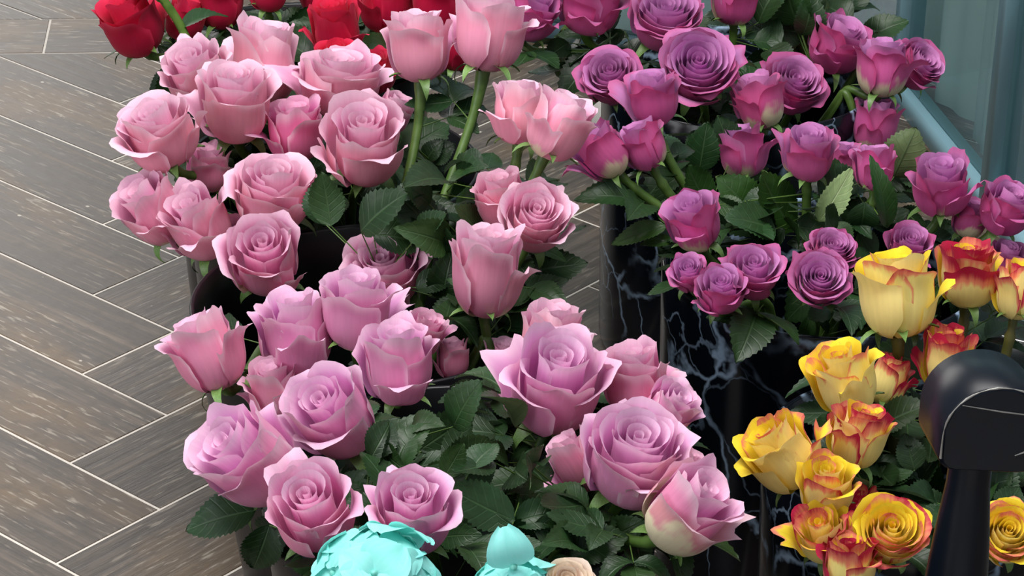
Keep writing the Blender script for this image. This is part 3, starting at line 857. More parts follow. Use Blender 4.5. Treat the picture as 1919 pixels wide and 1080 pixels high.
rose(P_, 1186, 866, 212, 12, 50, 'open', 'D', 'biggest lilac pink rose, lower right of the bunch', tint=lil, dyo=-.02, seed=117)
rose(P_, 1284, 960, 160, 42, 60, 'cup', 'D', 'lilac rose with brown wilted base reaching right in front of the marbled vase', tint=(1.0, .96, 1.06), dyo=-.05, seed=121, wilt=3)
rose(P_, 1082, 872, 86, -30, 78, 'bud', 'D', 'pink bud hidden at the left of the biggest lilac rose', tint=rosy, dyo=.03, n_leaf=0)
rose(P_, 1282, 876, 66, 30, 70, 'cup', 'D', 'pink rose showing a few petals right of the biggest lilac rose', tint=rosy, dyo=.04, n_leaf=0)
# purple, rear marbled vase
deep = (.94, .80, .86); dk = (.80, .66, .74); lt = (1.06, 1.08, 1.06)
rose(L_, 990, 26, 124, 20, 56, 'open', 'M1', 'purple rose at the top edge next to the flared pink rose', tint=lt, dyo=.03)
rose(L_, 1106, 10, 140, 10, 66, 'open', 'M1', 'purple rose at the top edge with magenta underside petals', tint=deep, dyo=.03)
rose(L_, 1246, 40, 148, 4, 44, 'full', 'M1', 'large purple rose with many ringed petals, cut by the top edge', dyo=.02, seed=131)
rose(L_, 1376, 0, 96, 0, 74, 'cup', 'M1', 'smooth magenta rose at the top edge beside dark leaves', tint=deep, dyo=.05)
rose(L_, 1306, 130, 156, 4, 24, 'full', 'M1', 'largest purple rose, fully open and facing us', tint=lt, dyo=-.06, seed=135)
rose(L_, 1144, 148, 118, -14, 34, 'full', 'M1', 'dark purple open rose at the left edge of the purple bunch', tint=deep, dyo=-.02, seed=139)
rose(L_, 1224, 188, 108, -10, 66, 'half', 'M2', 'purple rose on a slanting stem under the largest open one', dyo=.04, seed=142)
rose(L_, 1130, 288, 104, -40, 76, 'cup', 'M2', 'purple bud hanging at far left of the purple bunch on a slanting stem', dyo=.04, n_leaf=0, seed=147)
rose(L_, 1206, 276, 92, -26, 76, 'cup', 'M2', 'purple bud with a greenish base right beside the far left one', dyo=.04, n_leaf=0, seed=151)
rose(L_, 1484, 164, 124, 22, 36, 'full', 'M1', 'open purple rose behind the blotchy pink bud', tint=deep, dyo=.02, seed=155)
rose(L_, 1424, 192, 102, -10, 76, 'cup', 'M1', 'pink and cream blotched purple bud in the middle', tint=(1.08, 1, .95), dyo=-.06, n_leaf=0, seed=158)
rose(L_, 1568, 86, 128, 24, 58, 'open', 'M1', 'magenta rose with a lilac heart near the teal glass', tint=deep, dyo=.06, seed=163)
rose(L_, 1652, 130, 106, 6, 76, 'cup', 'M1', 'purple rose on an upright bare stem near the teal glass', dyo=.0, n_leaf=0, seed=166)
rose(L_, 1716, 124, 106, 52, 46, 'full', 'M1', 'purple rose farthest right, open towards the teal glass', tint=deep, dyo=.06, n_leaf=0, seed=170)
rose(L_, 1638, 236, 96, 10, 72, 'cup', 'M1', 'purple rose half hidden behind an upright green stem', dyo=.05, n_leaf=0, seed=173)
rose(L_, 1638, 316, 84, 0, 76, 'cup', 'M2', 'small purple bud with a grey green leaf blade in front', dyo=.03, n_leaf=0, seed=176)
rose(L_, 1390, 286, 98, -8, 76, 'cup', 'M1', 'purple bud with cream base over the large green leaf', dyo=-.08, n_leaf=0, seed=180)
rose(L_, 1516, 292, 106, 0, 58, 'half', 'M2', 'upright purple rose with frayed cream tipped outer petals', dyo=.03, n_leaf=1, seed=183)
rose(L_, 1580, 300, 62, 0, 70, 'cup', 'M2', 'purple rose mostly hidden behind the frayed one', dyo=.08, n_leaf=0, seed=186)
# purple spray, front marbled vase
rose(L_, 1302, 420, 114, -18, 54, 'half', 'M2', 'purple rose alone at the left with its heart turned left', tint=lt, dyo=.0, seed=190)
rose(L_, 1292, 516, 80, -14, 42, 'open', 'M2', 'smallest purple spray rose at the left end of the row', tint=lt, dyo=-.02, n_leaf=0, seed=194)
rose(L_, 1350, 548, 104, -4, 44, 'open', 'M2', 'small purple spray rose second in the row on the vase rim', tint=lt, dyo=-.05, n_leaf=0, seed=197)
rose(L_, 1412, 514, 116, -2, 40, 'open', 'M2', 'lilac spray rose third in the row with a smooth outer petal', tint=lt, dyo=-.04, n_leaf=0, seed=201)
rose(L_, 1536, 528, 116, 0, 26, 'full', 'M2', 'ringed purple spray rose facing us right of the row', dyo=-.05, n_leaf=1, seed=205)
rose(L_, 1558, 474, 96, 14, 44, 'full', 'M2', 'shaded purple spray rose directly behind the ringed one', tint=deep, dyo=.02, n_leaf=1, seed=208)
rose(L_, 1704, 466, 92, 6, 44, 'open', 'M2', 'purple spray rose just above the large yellow rose', tint=deep, dyo=.04, n_leaf=1, seed=214)
rose(L_, 1764, 352, 120, -4, 56, 'half', 'M2', 'purple rose standing in front of the blue rail', tint=lt, dyo=.03, n_leaf=1, seed=218)
rose(L_, 1816, 412, 70, 20, 70, 'cup', 'M2', 'crumpled purple rose between the two at the right', dyo=.05, n_leaf=0, seed=221)
rose(L_, 1884, 394, 118, 22, 56, 'open', 'M2', 'magenta rose cut by the right edge', tint=deep, dyo=.04, n_leaf=1, seed=224)
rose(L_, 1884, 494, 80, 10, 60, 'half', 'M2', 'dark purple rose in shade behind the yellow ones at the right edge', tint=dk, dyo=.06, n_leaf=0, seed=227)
# yellow and red
rose(Y_, 1680, 556, 158, -4, 80, 'cup', 'Y', 'large clear yellow rose with an orange top edge on a long stem', dyo=.02, n_leaf=0, seed=232, edge=.90)
rose(Y_, 1812, 520, 126, 0, 72, 'half', 'Y', 'yellow rose with red flamed front petals, right of the clear yellow one', dyo=.06, n_leaf=0, seed=236, edge=1.14)
rose(Y_, 1908, 548, 84, 8, 80, 'bud', 'Y', 'yellow and red bud cut by the right edge', dyo=.04, n_leaf=0, seed=239, edge=1.08)
rose(Y_, 1584, 716, 132, -18, 68, 'cup', 'Y', 'pale yellow rose with a rolled top petal on a brownish stem', dyo=.02, n_leaf=0, seed=244, edge=.93)
rose(Y_, 1662, 716, 72, 18, 84, 'bud', 'Y', 'small yellow red bud behind the pale rolled one', dyo=.06, n_leaf=0, seed=247, edge=1.1)
rose(Y_, 1776, 680, 96, -2, 70, 'bud', 'Y', 'yellow and crimson rose directly behind the black handle', dyo=.04, n_leaf=0, seed=250, edge=1.12)
rose(Y_, 1468, 856, 148, -38, 70, 'half', 'Y', 'yellow rose with a red petal tip reaching farthest left over the marble', dyo=-.02, n_leaf=0, seed=254, edge=.97)
rose(Y_, 1606, 822, 126, 14, 72, 'half', 'Y', 'yellow rose with dark red side petal below the pale rolled one', dyo=-.02, n_leaf=1, seed=258, edge=1.04)
rose(Y_, 1548, 918, 116, -4, 54, 'half', 'Y', 'small yellow cup rose in the middle of the yellow bunch', dyo=-.04, n_leaf=0, seed=262, edge=.93)
rose(Y_, 1542, 1008, 112, -20, 48, 'half', 'Y', 'yellow rose with rosy curled edges at the bottom left of the yellow bunch', dyo=-.04, n_leaf=0, seed=265, edge=1.0)
rose(Y_, 1668, 1004, 150, 0, 34, 'full', 'Y', 'golden open rose facing us left of the black handle', dyo=-.05, n_leaf=1, seed=269, edge=.96)
rose(Y_, 1886, 1004, 128, 4, 28, 'full', 'Y', 'golden rose right of the black handle', dyo=-.04, n_leaf=1, seed=272, edge=.95)
rose(Y_, 1606, 964, 92, 0, 70, 'cup', 'Y', 'mostly crimson rose wedged behind the golden open one', dyo=.02, n_leaf=0, seed=275, edge=1.25)
rose(Y_, 1590, 1062, 110, 0, 72, 'cup', 'Y', 'crimson backed rose at the bottom edge under the golden ones', dyo=-.04, n_leaf=0, seed=278, edge=1.2)
# cream flower by the hydrangeas
rose('cream', 1062, 1100, 104, 6, 42, 'full', 'F', 'cream and peach rose at the bottom edge beside the turquoise flower', dyo=.05, n_leaf=1, seed=281)

solve_depths()
for _h in HEADS: build_rose(_h)

# ------------------------------------------------------------------ clearly seen single leaves
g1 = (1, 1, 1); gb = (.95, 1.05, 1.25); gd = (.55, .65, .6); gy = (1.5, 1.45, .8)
FL = 'lilac pink rose lying far left, heart pointing at the floor planks'
SL = 'pink rose with a tight dark spiral directly left of the turquoise flowers'
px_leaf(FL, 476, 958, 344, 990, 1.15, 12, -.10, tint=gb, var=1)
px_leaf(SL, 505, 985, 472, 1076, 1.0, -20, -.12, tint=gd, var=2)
PO = 'pale pink open rose facing us at the right of the pink bunch'
px_leaf(PO, 975, 505, 1102, 498, 1.25, -10, .06, tint=g1, var=0)
BG = 'large lilac pink rose open towards us at the right of the bunch'
px_leaf(BG, 962, 975, 832, 914, 1.0, 0, -.14, tint=gb, var=4)
px_leaf(BG, 960, 985, 866, 1045, 1.35, 5, -.15, tint=gb, var=5)
px_leaf(BG, 965, 980, 1068, 955, 1.1, 0, -.13, tint=gb, var=3)
px_leaf(BG, 1000, 985, 1098, 1010, 1.2, 20, -.14, tint=g1, var=6)
BL = 'biggest lilac pink rose, lower right of the bunch'
px_leaf(BL, 1120, 1020, 1210, 975, 1.2, 15, -.14, tint=gy, var=0)
px_leaf(BL, 1075, 1055, 1020, 1075, 1.3, 0, -.16, tint=gy, var=1)
px_leaf(BL, 1070, 1040, 1175, 1000, 1.1, 0, -.16, tint=g1, var=2)
FO = 'pink rose with a folded front petal on a thick straight stem'
px_leaf(FO, 815, 900, 868, 745, 1.2, 10, -.12, tint=g1, var=4)
px_leaf(FO, 770, 880, 728, 800, 1.2, 10, -.13, tint=gb, var=5)
DS = 'tall ragged pink bud on a thick double stem'
px_leaf(DS, 878, 690, 862, 870, .8, 30, -.06, tint=g1, var=6)
px_leaf(DS, 905, 800, 930, 905, 1.0, 10, -.10, tint=g1, var=7)
px_leaf(DS, 885, 690, 850, 620, .6, 0, -.05, tint=gy, var=3)
px_leaf(DS, 960, 760, 1010, 700, 1.0, 0, -.03, tint=g1, var=0)
DU = 'dusky pink open rose deep in the shade behind the front roses'
px_leaf(DU, 700, 440, 800, 455, 1.2, 0, .04, tint=g1, var=2)
px_leaf(DU, 755, 470, 868, 436, 1.1, 0, .05, tint=gb, var=1)
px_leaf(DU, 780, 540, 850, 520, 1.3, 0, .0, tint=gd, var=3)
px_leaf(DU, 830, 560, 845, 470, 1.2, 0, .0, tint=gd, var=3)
px_leaf(PO, 830, 415, 900, 410, 1.4, 0, .07, tint=gb, var=5)
SH = 'pale pink rose facing us with a spiral heart and one petal folded right'
px_leaf(SH, 745, 420, 790, 268, 1.35, 12, .02, tint=g1, var=0)
px_leaf(SH, 870, 408, 835, 338, 1.6, 0, .02, tint=g1, var=4)
px_leaf(SH, 690, 410, 735, 380, 1.0, 0, -.02, tint=g1, var=5)
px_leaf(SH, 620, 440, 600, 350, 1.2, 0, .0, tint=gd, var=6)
px_leaf(SH, 585, 400, 600, 300, .9, 0, .0, tint=g1, var=7)
SB = 'pink rose seen from the side on a long bare stem, left of its twin'
px_leaf(SB, 800, 300, 826, 262, 1.5, 0, .2, tint=gd, var=3)
px_leaf(SB, 806, 300, 852, 268, 1.4, 0, .2, tint=gd, var=5)
px_leaf(SB, 815, 310, 842, 315, 1.3, 0, .2, tint=gd, var=2)
DR = 'pale pink rose with a dusky drooping outer petal in the top left cluster'
px_leaf(DR, 455, 350, 440, 270, 1.35, 0, .0, tint=g1, var=0)
px_leaf(DR, 480, 350, 492, 270, 1.2, 0, .0, tint=g1, var=1)
CR = 'crimson rose leaning out farthest left over the bare floor'
px_leaf(CR, 335, 140, 274, 176, .9, 0, -.05, tint=gd, var=2)
px_leaf(CR, 330, 130, 300, 85, 1.1, 0, -.05, tint=g1, var=3)
TB = 'tall crimson bud standing upright with a lit tip'
px_leaf(TB, 570, 150, 590, 60, 1.3, 0, -.03, tint=(.8, 1, 1.2), var=1)
px_leaf(TB, 560, 100, 580, 10, 1.2, 0, .0, tint=gb, var=4)
px_leaf(TB, 540, 130, 520, 60, 1.2, 0, .0, tint=gd, var=6)
CP = 'purple bud with cream base over the large green leaf'
UP_ = 'upright purple rose with frayed cream tipped outer petals'
px_leaf(UP_, 1486, 432, 1420, 322, 1.25, 8, .02, tint=(1.15, 1.3, .7), var=0)
px_leaf(UP_, 1490, 425, 1570, 440, 1.2, 0, .0, tint=g1, var=5)
px_leaf(UP_, 1470, 430, 1430, 470, 1.2, 0, .0, tint=gd, var=6)
px_leaf(UP_, 1535, 415, 1598, 318, .95, 25, .0, pale=True, tint=g1, var=0)
px_leaf(UP_, 1340, 385, 1400, 390, 1.3, 0, .0, tint=(1.3, 1.35, .9), var=4)
px_leaf(UP_, 1405, 400, 1350, 330, 1.3, 0, .03, tint=(1.35, 1.4, .9), var=2)
HL = 'purple rose alone at the left with its heart turned left'
px_leaf(HL, 1248, 424, 1143, 456, .62, 0, .0, tint=(2.2, 1.9, 1.4), var=1)
px_leaf(HL, 1262, 455, 1200, 455, .6, 0, .0, tint=gy, var=2)
px_leaf(HL, 1235, 410, 1270, 372, 1.3, 0, .02, tint=g1, var=3)
px_leaf(HL, 1330, 390, 1285, 308, 1.1, 0, .04, tint=(1.2, 1.3, 1.0), var=4)
SG = 'small purple bud with a grey green leaf blade in front'
px_leaf(SG, 1662, 425, 1640, 298, .55, 0, -.05, tint=(1.2, 1.3, 1.1), var=6)
px_leaf(SG, 1620, 380, 1612, 440, 1.5, 0, .0, tint=gb, var=7)
px_leaf(SG, 1660, 410, 1705, 395, 1.2, 0, .02, tint=g1, var=0)
RS = 'ringed purple spray rose facing us right of the row'
px_leaf(RS, 1560, 595, 1620, 575, 1.1, 0, -.08, tint=gb, var=1)
px_leaf(RS, 1520, 590, 1505, 648, .7, 0, -.12, tint=(1.3, 1.35, 1.0), var=2)
px_leaf(RS, 1525, 595, 1560, 625, .8, 0, -.10, tint=g1, var=3)
SR = 'shaded purple spray rose directly behind the ringed one'
px_leaf(SR, 1640, 480, 1605, 430, 1.3, 0, .0, tint=g1, var=4)
px_leaf(SR, 1600, 420, 1620, 370, 1.3, 0, .02, tint=gd, var=5)
px_leaf(SR, 1600, 520, 1650, 505, 1.1, 0, .0, tint=gd, var=5)
BR = 'purple rose standing in front of the blue rail'
px_leaf(BR, 1745, 440, 1808, 428, 1.3, 0, .03, tint=g1, var=6)
px_leaf(BR, 1700, 400, 1735, 425, 1.0, 0, .03, tint=(1.5, 1.6, 1.1), var=0)
YC = 'large clear yellow rose with an orange top edge on a long stem'
px_leaf(YC, 1745, 690, 1640, 650, 1.2, 0, .06, tint=gd, var=1)
YR = 'yellow rose with dark red side petal below the pale rolled one'
px_leaf(YR, 1712, 965, 1752, 856, 1.35, -8, -.02, tint=(1.05, 1.15, .9), var=0)
px_leaf(YR, 1640, 945, 1700, 880, 1.1, 0, -.02, tint=(1.5, 1.4, 1.0), var=2)
px_leaf(YR, 1690, 870, 1670, 775, 1.0, 0, .02, tint=gb, var=3)
px_leaf(YR, 1715, 800, 1665, 760, 1.1, 0, .03, tint=gb, var=4)
ML = 'magenta rose with a lilac heart near the teal glass'
px_leaf(ML, 1612, 80, 1702, 34, 1.0, -10, .1, tint=(1.3, 1.3, 1.3), var=5)
px_leaf(ML, 1488, 90, 1440, -10, 1.1, 0, .08, tint=(1.25, 1.3, 1.0), var=1)
px_leaf(ML, 1475, 100, 1420, 40, 1.3, 0, .06, tint=g1, var=2)
px_leaf(ML, 1500, 70, 1540, -10, 1.2, 0, .08, tint=gd, var=3)
px_leaf(ML, 1480, 120, 1400, 110, 1.2, 0, .04, tint=gb, var=4)
DP = 'dark purple open rose at the left edge of the purple bunch'
px_leaf(DP, 1110, 85, 1066, 166, 1.1, 0, .02, tint=gd, var=6)
px_leaf(DP, 1120, 70, 1040, 60, .8, 0, .06, tint=g1, var=7)
px_leaf(DP, 1170, 60, 1110, 90, 1.0, 0, .04, tint=gd, var=0)
LP = 'purple rose on a slanting stem under the largest open one'
px_leaf(LP, 1310, 320, 1325, 230, 1.1, 0, .2, tint=(.8, .95, 1.0), var=1)
px_leaf(LP, 1370, 300, 1350, 220, 1.2, 0, .25, tint=gd, var=2)

# filler foliage on the stems of each bunch, around and above the rim
def filler(vkey, count, seed, zlo=-0.015, zhi=0.12):
    rng = np.random.default_rng(seed)
    own = [r for r in ROSES.values() if r['vase'] == vkey]; V = VASES[vkey]
    for i in range(count):
        R = own[i % len(own)]; path = R['path']
        ok = [j for j in range(5, len(path)) if V['h'] + zlo < path[j][2] < V['h'] + zhi]
        if not ok: continue
        p = path[ok[rng.integers(len(ok))]]
        a = rng.uniform(0, 6.28)
        d = Vector((math.cos(a), math.sin(a), rng.uniform(-.1, .55)))
        if p[2] > V['h'] + 0.04 and d.y < -0.3: d.y *= -1          # keep the blooms in front clear
        compound_leaf(R['stem'], Vector(p - R['foot']), d, rng, rng.uniform(.046, .066), 3, R['foot'])
for i, (k, c) in enumerate((('R', 26), ('A', 34), ('B', 40), ('D', 60), ('M1', 34), ('M2', 30), ('Y', 30))): filler(k, c, 500 + i)

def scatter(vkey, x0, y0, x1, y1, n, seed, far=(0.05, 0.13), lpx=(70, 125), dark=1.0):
    """leaves seen between the blooms, a little behind them, each on the nearest stem of its bunch"""
    rng = np.random.default_rng(seed); V = VASES[vkey]
    own = [r for r in ROSES.values() if r['vase'] == vkey]
    rim = np.array([V['c'][0], V['c'][1], V['h']]); rx, ry = proj(rim)
    for i in range(n):
        x, y = rng.uniform(x0, x1), rng.uniform(y0, y1)
        v = (ry - y) * depth_of(rim) / FPX
        yy = V['c'][1] + min(max(0.9 * (v - 0.12), -0.21), 0.17) + rng.uniform(*far)
        a = at_y(x, y, yy)
        if a[2] < V['h'] - 0.08: continue
        R = min(own, key=lambda r: float(np.min(np.linalg.norm(r['path'][6:] - a, axis=1))))
        pth = R['path'][6:]; q = pth[int(np.argmin(np.linalg.norm(pth - a, axis=1)))]
        dd = a - q; L0 = float(np.linalg.norm(dd)); L = metres(rng.uniform(*lpx), a)
        d = Vector(dd / (L0 + 1e-6)) * 0.8 + Vector(rng.normal(0, 0.45, 3)) + Vector((0, 0, 0.15))
        nrm = Vector(-FWD) * 0.6 + Vector((0, 0, .6)) + Vector(rng.normal(0, 0.35, 3))
        dn = np.array(d.normalized())
        if any(hides_bloom(a + dn * L * k) for k in (0, .5, 1)): continue
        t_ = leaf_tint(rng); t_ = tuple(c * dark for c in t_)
        link('leaf', LEAF[rng.integers(8)], R['stem'], t_, leaf_matrix(Vector(a - R['foot']), d, nrm, L) @ Matrix.Diagonal((rng.uniform(.95, 1.3), 1, 1, 1)))
        if 0.004 < L0 < 0.3:
            link('leaf_stalk', STALK, R['stem'], (1, 1, 1), leaf_matrix(Vector(q - R['foot']), Vector(dd), Vector((.2, .3, 1)), L0) @ Matrix.Diagonal((0.05 / L0, 1, 0.05 / L0, 1)))
scatter('B', 560, 330, 900, 520, 40, 1)
scatter('B', 780, 440, 960, 600, 16, 2)
scatter('A', 420, 270, 760, 420, 24, 3)
scatter('D', 690, 780, 1130, 900, 40, 4, far=(.0, .12))
scatter('D', 820, 880, 1180, 1060, 36, 5, far=(.0, .10))
scatter('D', 500, 940, 720, 1070, 12, 6)
scatter('M2', 1290, 310, 1720, 480, 40, 7)
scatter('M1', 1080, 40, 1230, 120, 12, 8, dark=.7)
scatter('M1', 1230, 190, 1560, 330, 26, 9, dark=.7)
scatter('M1', 1400, 0, 1600, 120, 26, 10)
scatter('Y', 1620, 760, 1880, 1000, 26, 11)
scatter('R', 290, 20, 640, 130, 34, 12, far=(.0, .10))
scatter('R', 640, 60, 780, 150, 10, 13, far=(.0, .08))
scatter('M2', 1560, 480, 1800, 620, 16, 14)

# cut stems whose blooms lie above the frame
def bare_stem(vkey, pts, dy, label, tint):
    V = VASES[vkey]; foot = np.array([V['c'][0] + .02, V['c'][1] + .02, 0.025])
    w = [at_y(x, y, V['c'][1] + dy) for x, y in pts]
    e = np.array([V['c'][0] + (w[-1][0] - V['c'][0]) * .7, V['c'][1] + dy * .5, V['h']])
    path = catmull(w + [e, foot], 5); co, q, uv = tube(path - foot, np.full(len(path), .0052), 8)
    root = bpy.data.objects.new('cut_stem', None); COL.objects.link(root); root.location = foot; tag(root, label, 'stem')
    st = link('stem', mesh_np('stem', co, q, uv, M['stem']), root, tint)
    rng = np.random.default_rng(len(label))
    for k in (2, 6):
        link('leaf', LEAF[k], st, leaf_tint(rng), leaf_matrix(Vector(path[k] - foot), Vector((rng.normal(), .6, .3)), Vector((0, 0, 1)), .06))
bare_stem('R', [(298, -12), (335, 42), (366, 98)], -.10, 'bare green stem slanting in front of the crimson roses at top left', (1.2, 1.2, 1))
bare_stem('M1', [(1519, -12), (1513, 50), (1504, 112)], .10, 'reddish brown stem rising through dark leaves at the top', (1.9, .75, .9))
# ------------------------------------------------------------------ turquoise hydrangeas
def turquoise_material():
    t = NT('turquoise_petal')
    oi = t.n('ObjectInfo'); uvn = t.n('UVMap').outputs[0]
    mp = t.n('Mapping', Vector=uvn); mp.inputs['Scale'].default_value = (14, 2, 1)
    nz = t.n('TexNoise', Vector=mp.outputs[0], Scale=1.0, Detail=2.0).outputs[0]
    c = t.mix(nz, srgb('#8cece2'), srgb('#a8f6f0')); c = t.mix(1.0, c, oi.outputs['Color'], 'MULTIPLY')
    p = t.n('BsdfPrincipled', Base_Color=c, Roughness=0.6)
    tr = t.n('BsdfTranslucent', Color=c); ms = t.n('MixShader', Fac=0.2)
    t.t.links.new(p.outputs[0], ms.inputs[1]); t.t.links.new(tr.outputs[0], ms.inputs[2])
    return t.finish(ms.outputs[0])
M['turquoise'] = turquoise_material()
def hyd_petal(seed):
    rng = np.random.default_rng(seed); nu, nv = 13, 9; co = []; uv = []
    for i in range(nv):
        s = i / (nv - 1)
        for j in range(nu):
            u = -1 + 2 * j / (nu - 1)
            w = 0.66 * math.sqrt(max(0.0, math.sin(math.pi * min(1.0, (0.02 + 0.96 * s) ** 0.72)))) + 0.01
            co.append((s + 0.05 * math.sin(u * 6 + seed) * s * s * abs(u), u * w, 0.16 * math.sin(s * 2.6) + 0.15 * (u * w) ** 2 - 0.30 * s * s - 0.10 * (u * w) ** 2 + 0.02 * math.sin(4 * u + seed) * s)); uv.append(((u + 1) / 2, s))
    return mesh_np('petal', co, grid_topology(nu, nv), uv, M['turquoise'])
HP = [hyd_petal(i) for i in range(4)]
_bc, _bq, _bu = revolve([(0.0001, 0.12), (0.07, 0.10), (0.10, 0.02), (0.05, -0.10), (0.03, -0.6), (0.0001, -0.62)], 10)
BEAD = mesh_np('floret', _bc, _bq, _bu, plain('turquoise_centre', srgb('#79cfc0'), 0.5, noise=.1))
def hydrangea(x, y, rpx, dyv, label, seed, nfl, sz, upright=None):
    rng = np.random.default_rng(seed); V = VASES['F']
    P = at_y(x, y, V['c'][1] + dyv); R = metres(rpx, P)
    root = bpy.data.objects.new('hydrangea', None); COL.objects.link(root)
    foot = np.array([V['c'][0] + (P[0] - V['c'][0]) * .3, V['c'][1], 0.02]); root.location = foot
    tag(root, label, 'hydrangea', 'turquoise hydrangeas')
    for i in range(nfl):
        z = 1 - 1.55 * (i + 0.5) / nfl; a = i * 2.39996 + rng.uniform(-.15, .15); rr = math.sqrt(max(0, 1 - z * z))
        d = Vector((rr * math.cos(a), rr * math.sin(a), z)); p = Vector(P) + d * R * (0.74 + 0.055 * (i % 4))
        S = metres(sz, P) * rng.uniform(.85, 1.15)
        tilt = Vector((rng.normal(0, .07), rng.normal(0, .07), rng.normal(0, .07)))
        m = Matrix.Translation(p - Vector(foot)) @ frame(d + tilt, rng.uniform(0, 6.28)).to_4x4() @ Matrix.Scale(S, 4)
        fl = link('floret', BEAD, root, None, m)
        k = rng.uniform(.88, 1.05)
        for q in range(4):
            link('petal', HP[rng.integers(4)], fl, (k * rng.uniform(.92, 1.04), k, k, 1),
                 Matrix.Rotation(q * math.pi / 2 + rng.uniform(-.15, .15), 4, 'Z') @ Matrix.Rotation(rng.uniform(-.10, .04), 4, 'Y') @ Matrix.Scale(rng.uniform(.85, 1.15), 4))
    if upright:
        b = at_y(*upright[0], V['c'][1] + dyv - R * .3); e = at_y(*upright[1], V['c'][1] + dyv - R * .3); dd = Vector(e - b)
        xx = dd.normalized(); zz = Vector(-FWD); zz = (zz - xx * zz.dot(xx)).normalized(); yy = zz.cross(xx)
        mm = Matrix.Translation(Vector(b - foot)) @ Matrix((xx, yy, zz)).transposed().to_4x4() @ Matrix.Scale(dd.length, 4)
        fl = link('floret', BEAD, root, None, mm)
        link('petal', HP[1], fl, (1, 1, 1, 1), Matrix.Diagonal((1, .85, 1, 1)))
    co, q, uv = revolve([(0.0001, -R * .62), (R * .5, -R * .35), (R * .62, 0), (R * .5, R * .4), (0.0001, R * .62)], 16)
    c = link('flower_core', mesh_np('flower_core', co, q, uv, M['turquoise']), root, (.8, .85, .85)); c.location = Vector(P - foot)
    path = catmull([P - np.array([0, 0, R * .5]), (P + np.array([V['c'][0], V['c'][1], V['h']])) / 2, np.array([V['c'][0] * .6 + P[0] * .4, V['c'][1], V['h'] - .02]), foot], 5)
    co, q, uv = tube(path - foot, np.full(len(path), 0.005), 8)
    link('stem', mesh_np('stem', co, q, uv, M['stem']), root, (1, 1, 1))
hydrangea(702, 1124, 146, .02, 'large turquoise hydrangea head at the bottom edge under two pink roses', 5, 22, 66)
hydrangea(962, 1124, 88, .03, 'smaller turquoise hydrangea head with one upright petal, beside the cream rose', 9, 16, 52, ((962, 1062), (946, 996)))

# ------------------------------------------------------------------ black handle post
def handle():
    y0 = VASES['Y']['c'][1] - 0.42
    C = at_y(1876, 808, y0); px = depth_of(C) / FPX
    root = bpy.data.objects.new('handle_post', None); COL.objects.link(root)
    foot = np.array([float(C[0]) - 0.03, float(C[1]) + 0.02, 0.0]); root.location = foot
    tag(root, 'black handle with rounded head and worn edge on a tapered post', 'handle')
    w, hh = 108 * px, 165 * px / math.cos(PITCH)
    # arch outline in the XZ plane (front face), extruded backwards
    out = []
    r = 0.026
    zb = -hh / 2
    def arc(cx, cz, rx, rz, a0, a1, n):
        for i in range(n + 1):
            a = math.radians(a0 + (a1 - a0) * i / n); out.append((cx + rx * math.cos(a), cz + rz * math.sin(a)))
    arc(w - r, zb + r, r, r, -90, 0, 5)
    arc(0, zb + hh * 0.40, w, hh * 0.60, 0, 180, 22)
    arc(-w + r * .4, zb + r * .4, r * .4, r * .4, 180, 270, 3)
    n = len(out); D = 0.062; sk = -0.012; bev = 0.003
    co = []
    for (dy, ins) in ((0.0, bev), (bev, 0.0), (D - bev, 0.0), (D, bev)):
        for (x, z) in out:
            L = math.hypot(x, z) or 1
            co.append((x - x / L * ins + sk * dy / D, dy, z - z / L * ins))
    f = [tuple(range(n))[::-1], tuple(range(3 * n, 4 * n))]
    for k in range(3):
        for i in range(n): f.append((k * n + i, k * n + (i + 1) % n, (k + 1) * n + (i + 1) % n, (k + 1) * n + i))
    me = bpy.data.meshes.new('handle_head'); me.from_pydata(co, [], f); me.materials.append(M['satin_black']); me.update()
    for p in me.polygons: p.use_smooth = p.index > 1
    hd = link('handle_head', me, root); off = Vector(C - foot); hd.location = off; hd.rotation_euler = (0, 0, math.radians(-8))
    ring = [(out[i][0] * .99, -0.0002, out[i][1] * .99) for i in range(6, 30)]
    cc, q, uv = tube(ring, [0.0007 + 0.0004 * math.sin(i * 1.7) for i in range(len(ring))], 6)
    link('worn_edge', mesh_np('worn_edge', cc, q, uv, M['worn']), hd)
    sc = [(-0.030, -0.0004, 0.020), (0.0, -0.0004, 0.016), (0.034, -0.0004, 0.013)]
    cc, q, uv = tube(sc, [0.0004, 0.0007, 0.0005], 5); link('scratch', mesh_np('scratch', cc, q, uv, M['worn']), hd)
    sc = [(0.012, -0.0004, -0.020), (0.024, -0.0004, -0.014), (0.030, -0.0004, -0.002)]
    cc, q, uv = tube(sc, [0.0004, 0.0012, 0.0006], 5); link('scratch', mesh_np('scratch', cc, q, uv, M['worn']), hd)
    # post
    top = at_y(1817, 884, y0 + 0.035); bot = at_y(1793, 1080, y0 + 0.035)
    d = (bot - top) / (top[2] - bot[2])
    fl = top + d * top[2]
    pts = []; rad = []
    for s, rr in ((-.13, 42), (.1, 42.5), (.3, 47), (.6, 54), (1.0, 61), (1.6, 66), (2.4, 70)):
        p = top + (bot - top) * s
        if p[2] < 0.03: break
        pts.append(p); rad.append(rr * px)
    pts.append(np.array([pts[-1][0], pts[-1][1], 0.02])); rad.append(rad[-1] * 1.05)
    root.location = foot
    cc, q, uv = tube(np.array(pts) - foot, rad, 28)
    link('post', mesh_np('post', cc, q, uv, M['satin_black']), root)
    co, q, uv = revolve([(0.0001, 0.022), (.07, .022), (.095, .015), (.10, 0.004), (.10, 0), (0.0001, 0)], 36)
    b = link('foot_plate', mesh_np('foot_plate', co, q, uv, M['satin_black']), root); b.location = Vector((pts[-1][0], pts[-1][1], 0)) - Vector(foot)
handle()

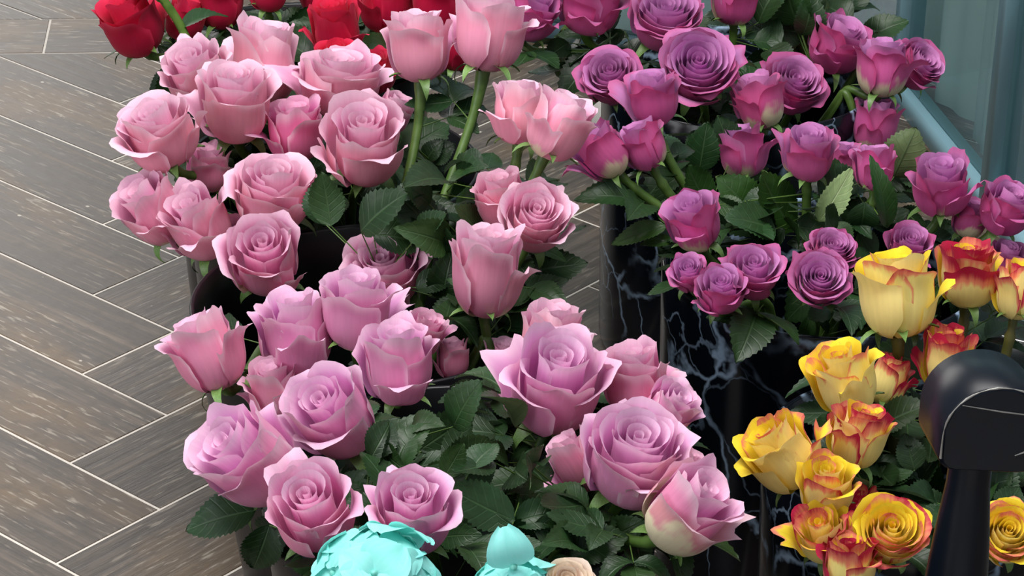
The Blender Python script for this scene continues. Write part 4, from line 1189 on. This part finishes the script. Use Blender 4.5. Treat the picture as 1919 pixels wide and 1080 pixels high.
# ------------------------------------------------------------------ white pot glimpsed left of the rear marbled vase
pc = at_z(1186, 372, 0)
pot = bpy.data.objects.new('white_pot', None); COL.objects.link(pot); pot.location = (pc[0], pc[1], 0)
tag(pot, 'white glazed pot with a dark mark half hidden behind the marbled vase', 'pot')
co, q, uv = revolve([(0.0001, 0), (.035, 0), (.048, .008), (.058, .03), (.062, .06), (.062, .12), (.060, .175), (.056, .178), (.055, .12), (.05, .03), (.0001, .02)], 40)
link('body', mesh_np('body', co, q, uv, M['white']), pot)
mk = [(-.0625 * math.cos(a), -.0625 * math.sin(a), z) for a, z in ((.25, .075), (.42, .06), (.58, .047), (.7, .052), (.6, .07))]
cc, q, uv = tube(mk, [.002, .004, .004, .003, .002], 6)
link('painted_mark', mesh_np('painted_mark', cc, q, uv, M['dark_mark']), pot)

# ------------------------------------------------------------------ fallen leaves on the floor
def fallen(x0, y0, x1, y1, w, label, tint, var):
    a = at_z(x0, y0, .004); b = at_z(x1, y1, .004); d = Vector(b - a)
    m = leaf_matrix(Vector(a), d, Vector((0, 0, 1)), d.length) @ Matrix.Diagonal((w, 1, 0.35, 1))
    o = link('fallen_leaf', LEAF_PALE[var], None, tint, m); tag(o, label, 'leaf', 'fallen leaves on the tiles')
fallen(998, 100, 1042, 92, 1.2, 'pale fallen leaf lying on the floor by the teal partition', (1, 1, 1), 0)
fallen(1046, 104, 1076, 92, 1.0, 'creamy dry fallen leaf right of the pale fallen leaf', (1.6, 1.3, 1.2), 1)

# ------------------------------------------------------------------ petal fragments on the floor
def frag(x, y, w, ang, label):
    p = at_z(x, y, 0.0012); L = metres(w, p)
    co = [(-.5, -.22, 0), (.4, -.3, .0), (.5, .2, .002), (-.35, .3, .002), (-.5, -.22, .06), (.4, -.3, .08), (.5, .2, .08), (-.35, .3, .06)]
    f = np.array([[3, 2, 1, 0], [4, 5, 6, 7], [0, 1, 5, 4], [1, 2, 6, 5], [2, 3, 7, 6], [3, 0, 4, 7]], np.int32)
    o = link('petal_scrap', mesh_np('petal_scrap', co, f, mat=M['white'], smooth=False)); o.location = p; o.scale = (L, L, L); o.rotation_euler = (0, 0, ang)
    tag(o, label, 'scrap')
frag(1066, 607, 12, .6, 'tiny pale scrap on the dark tiles left of the marbled vase')
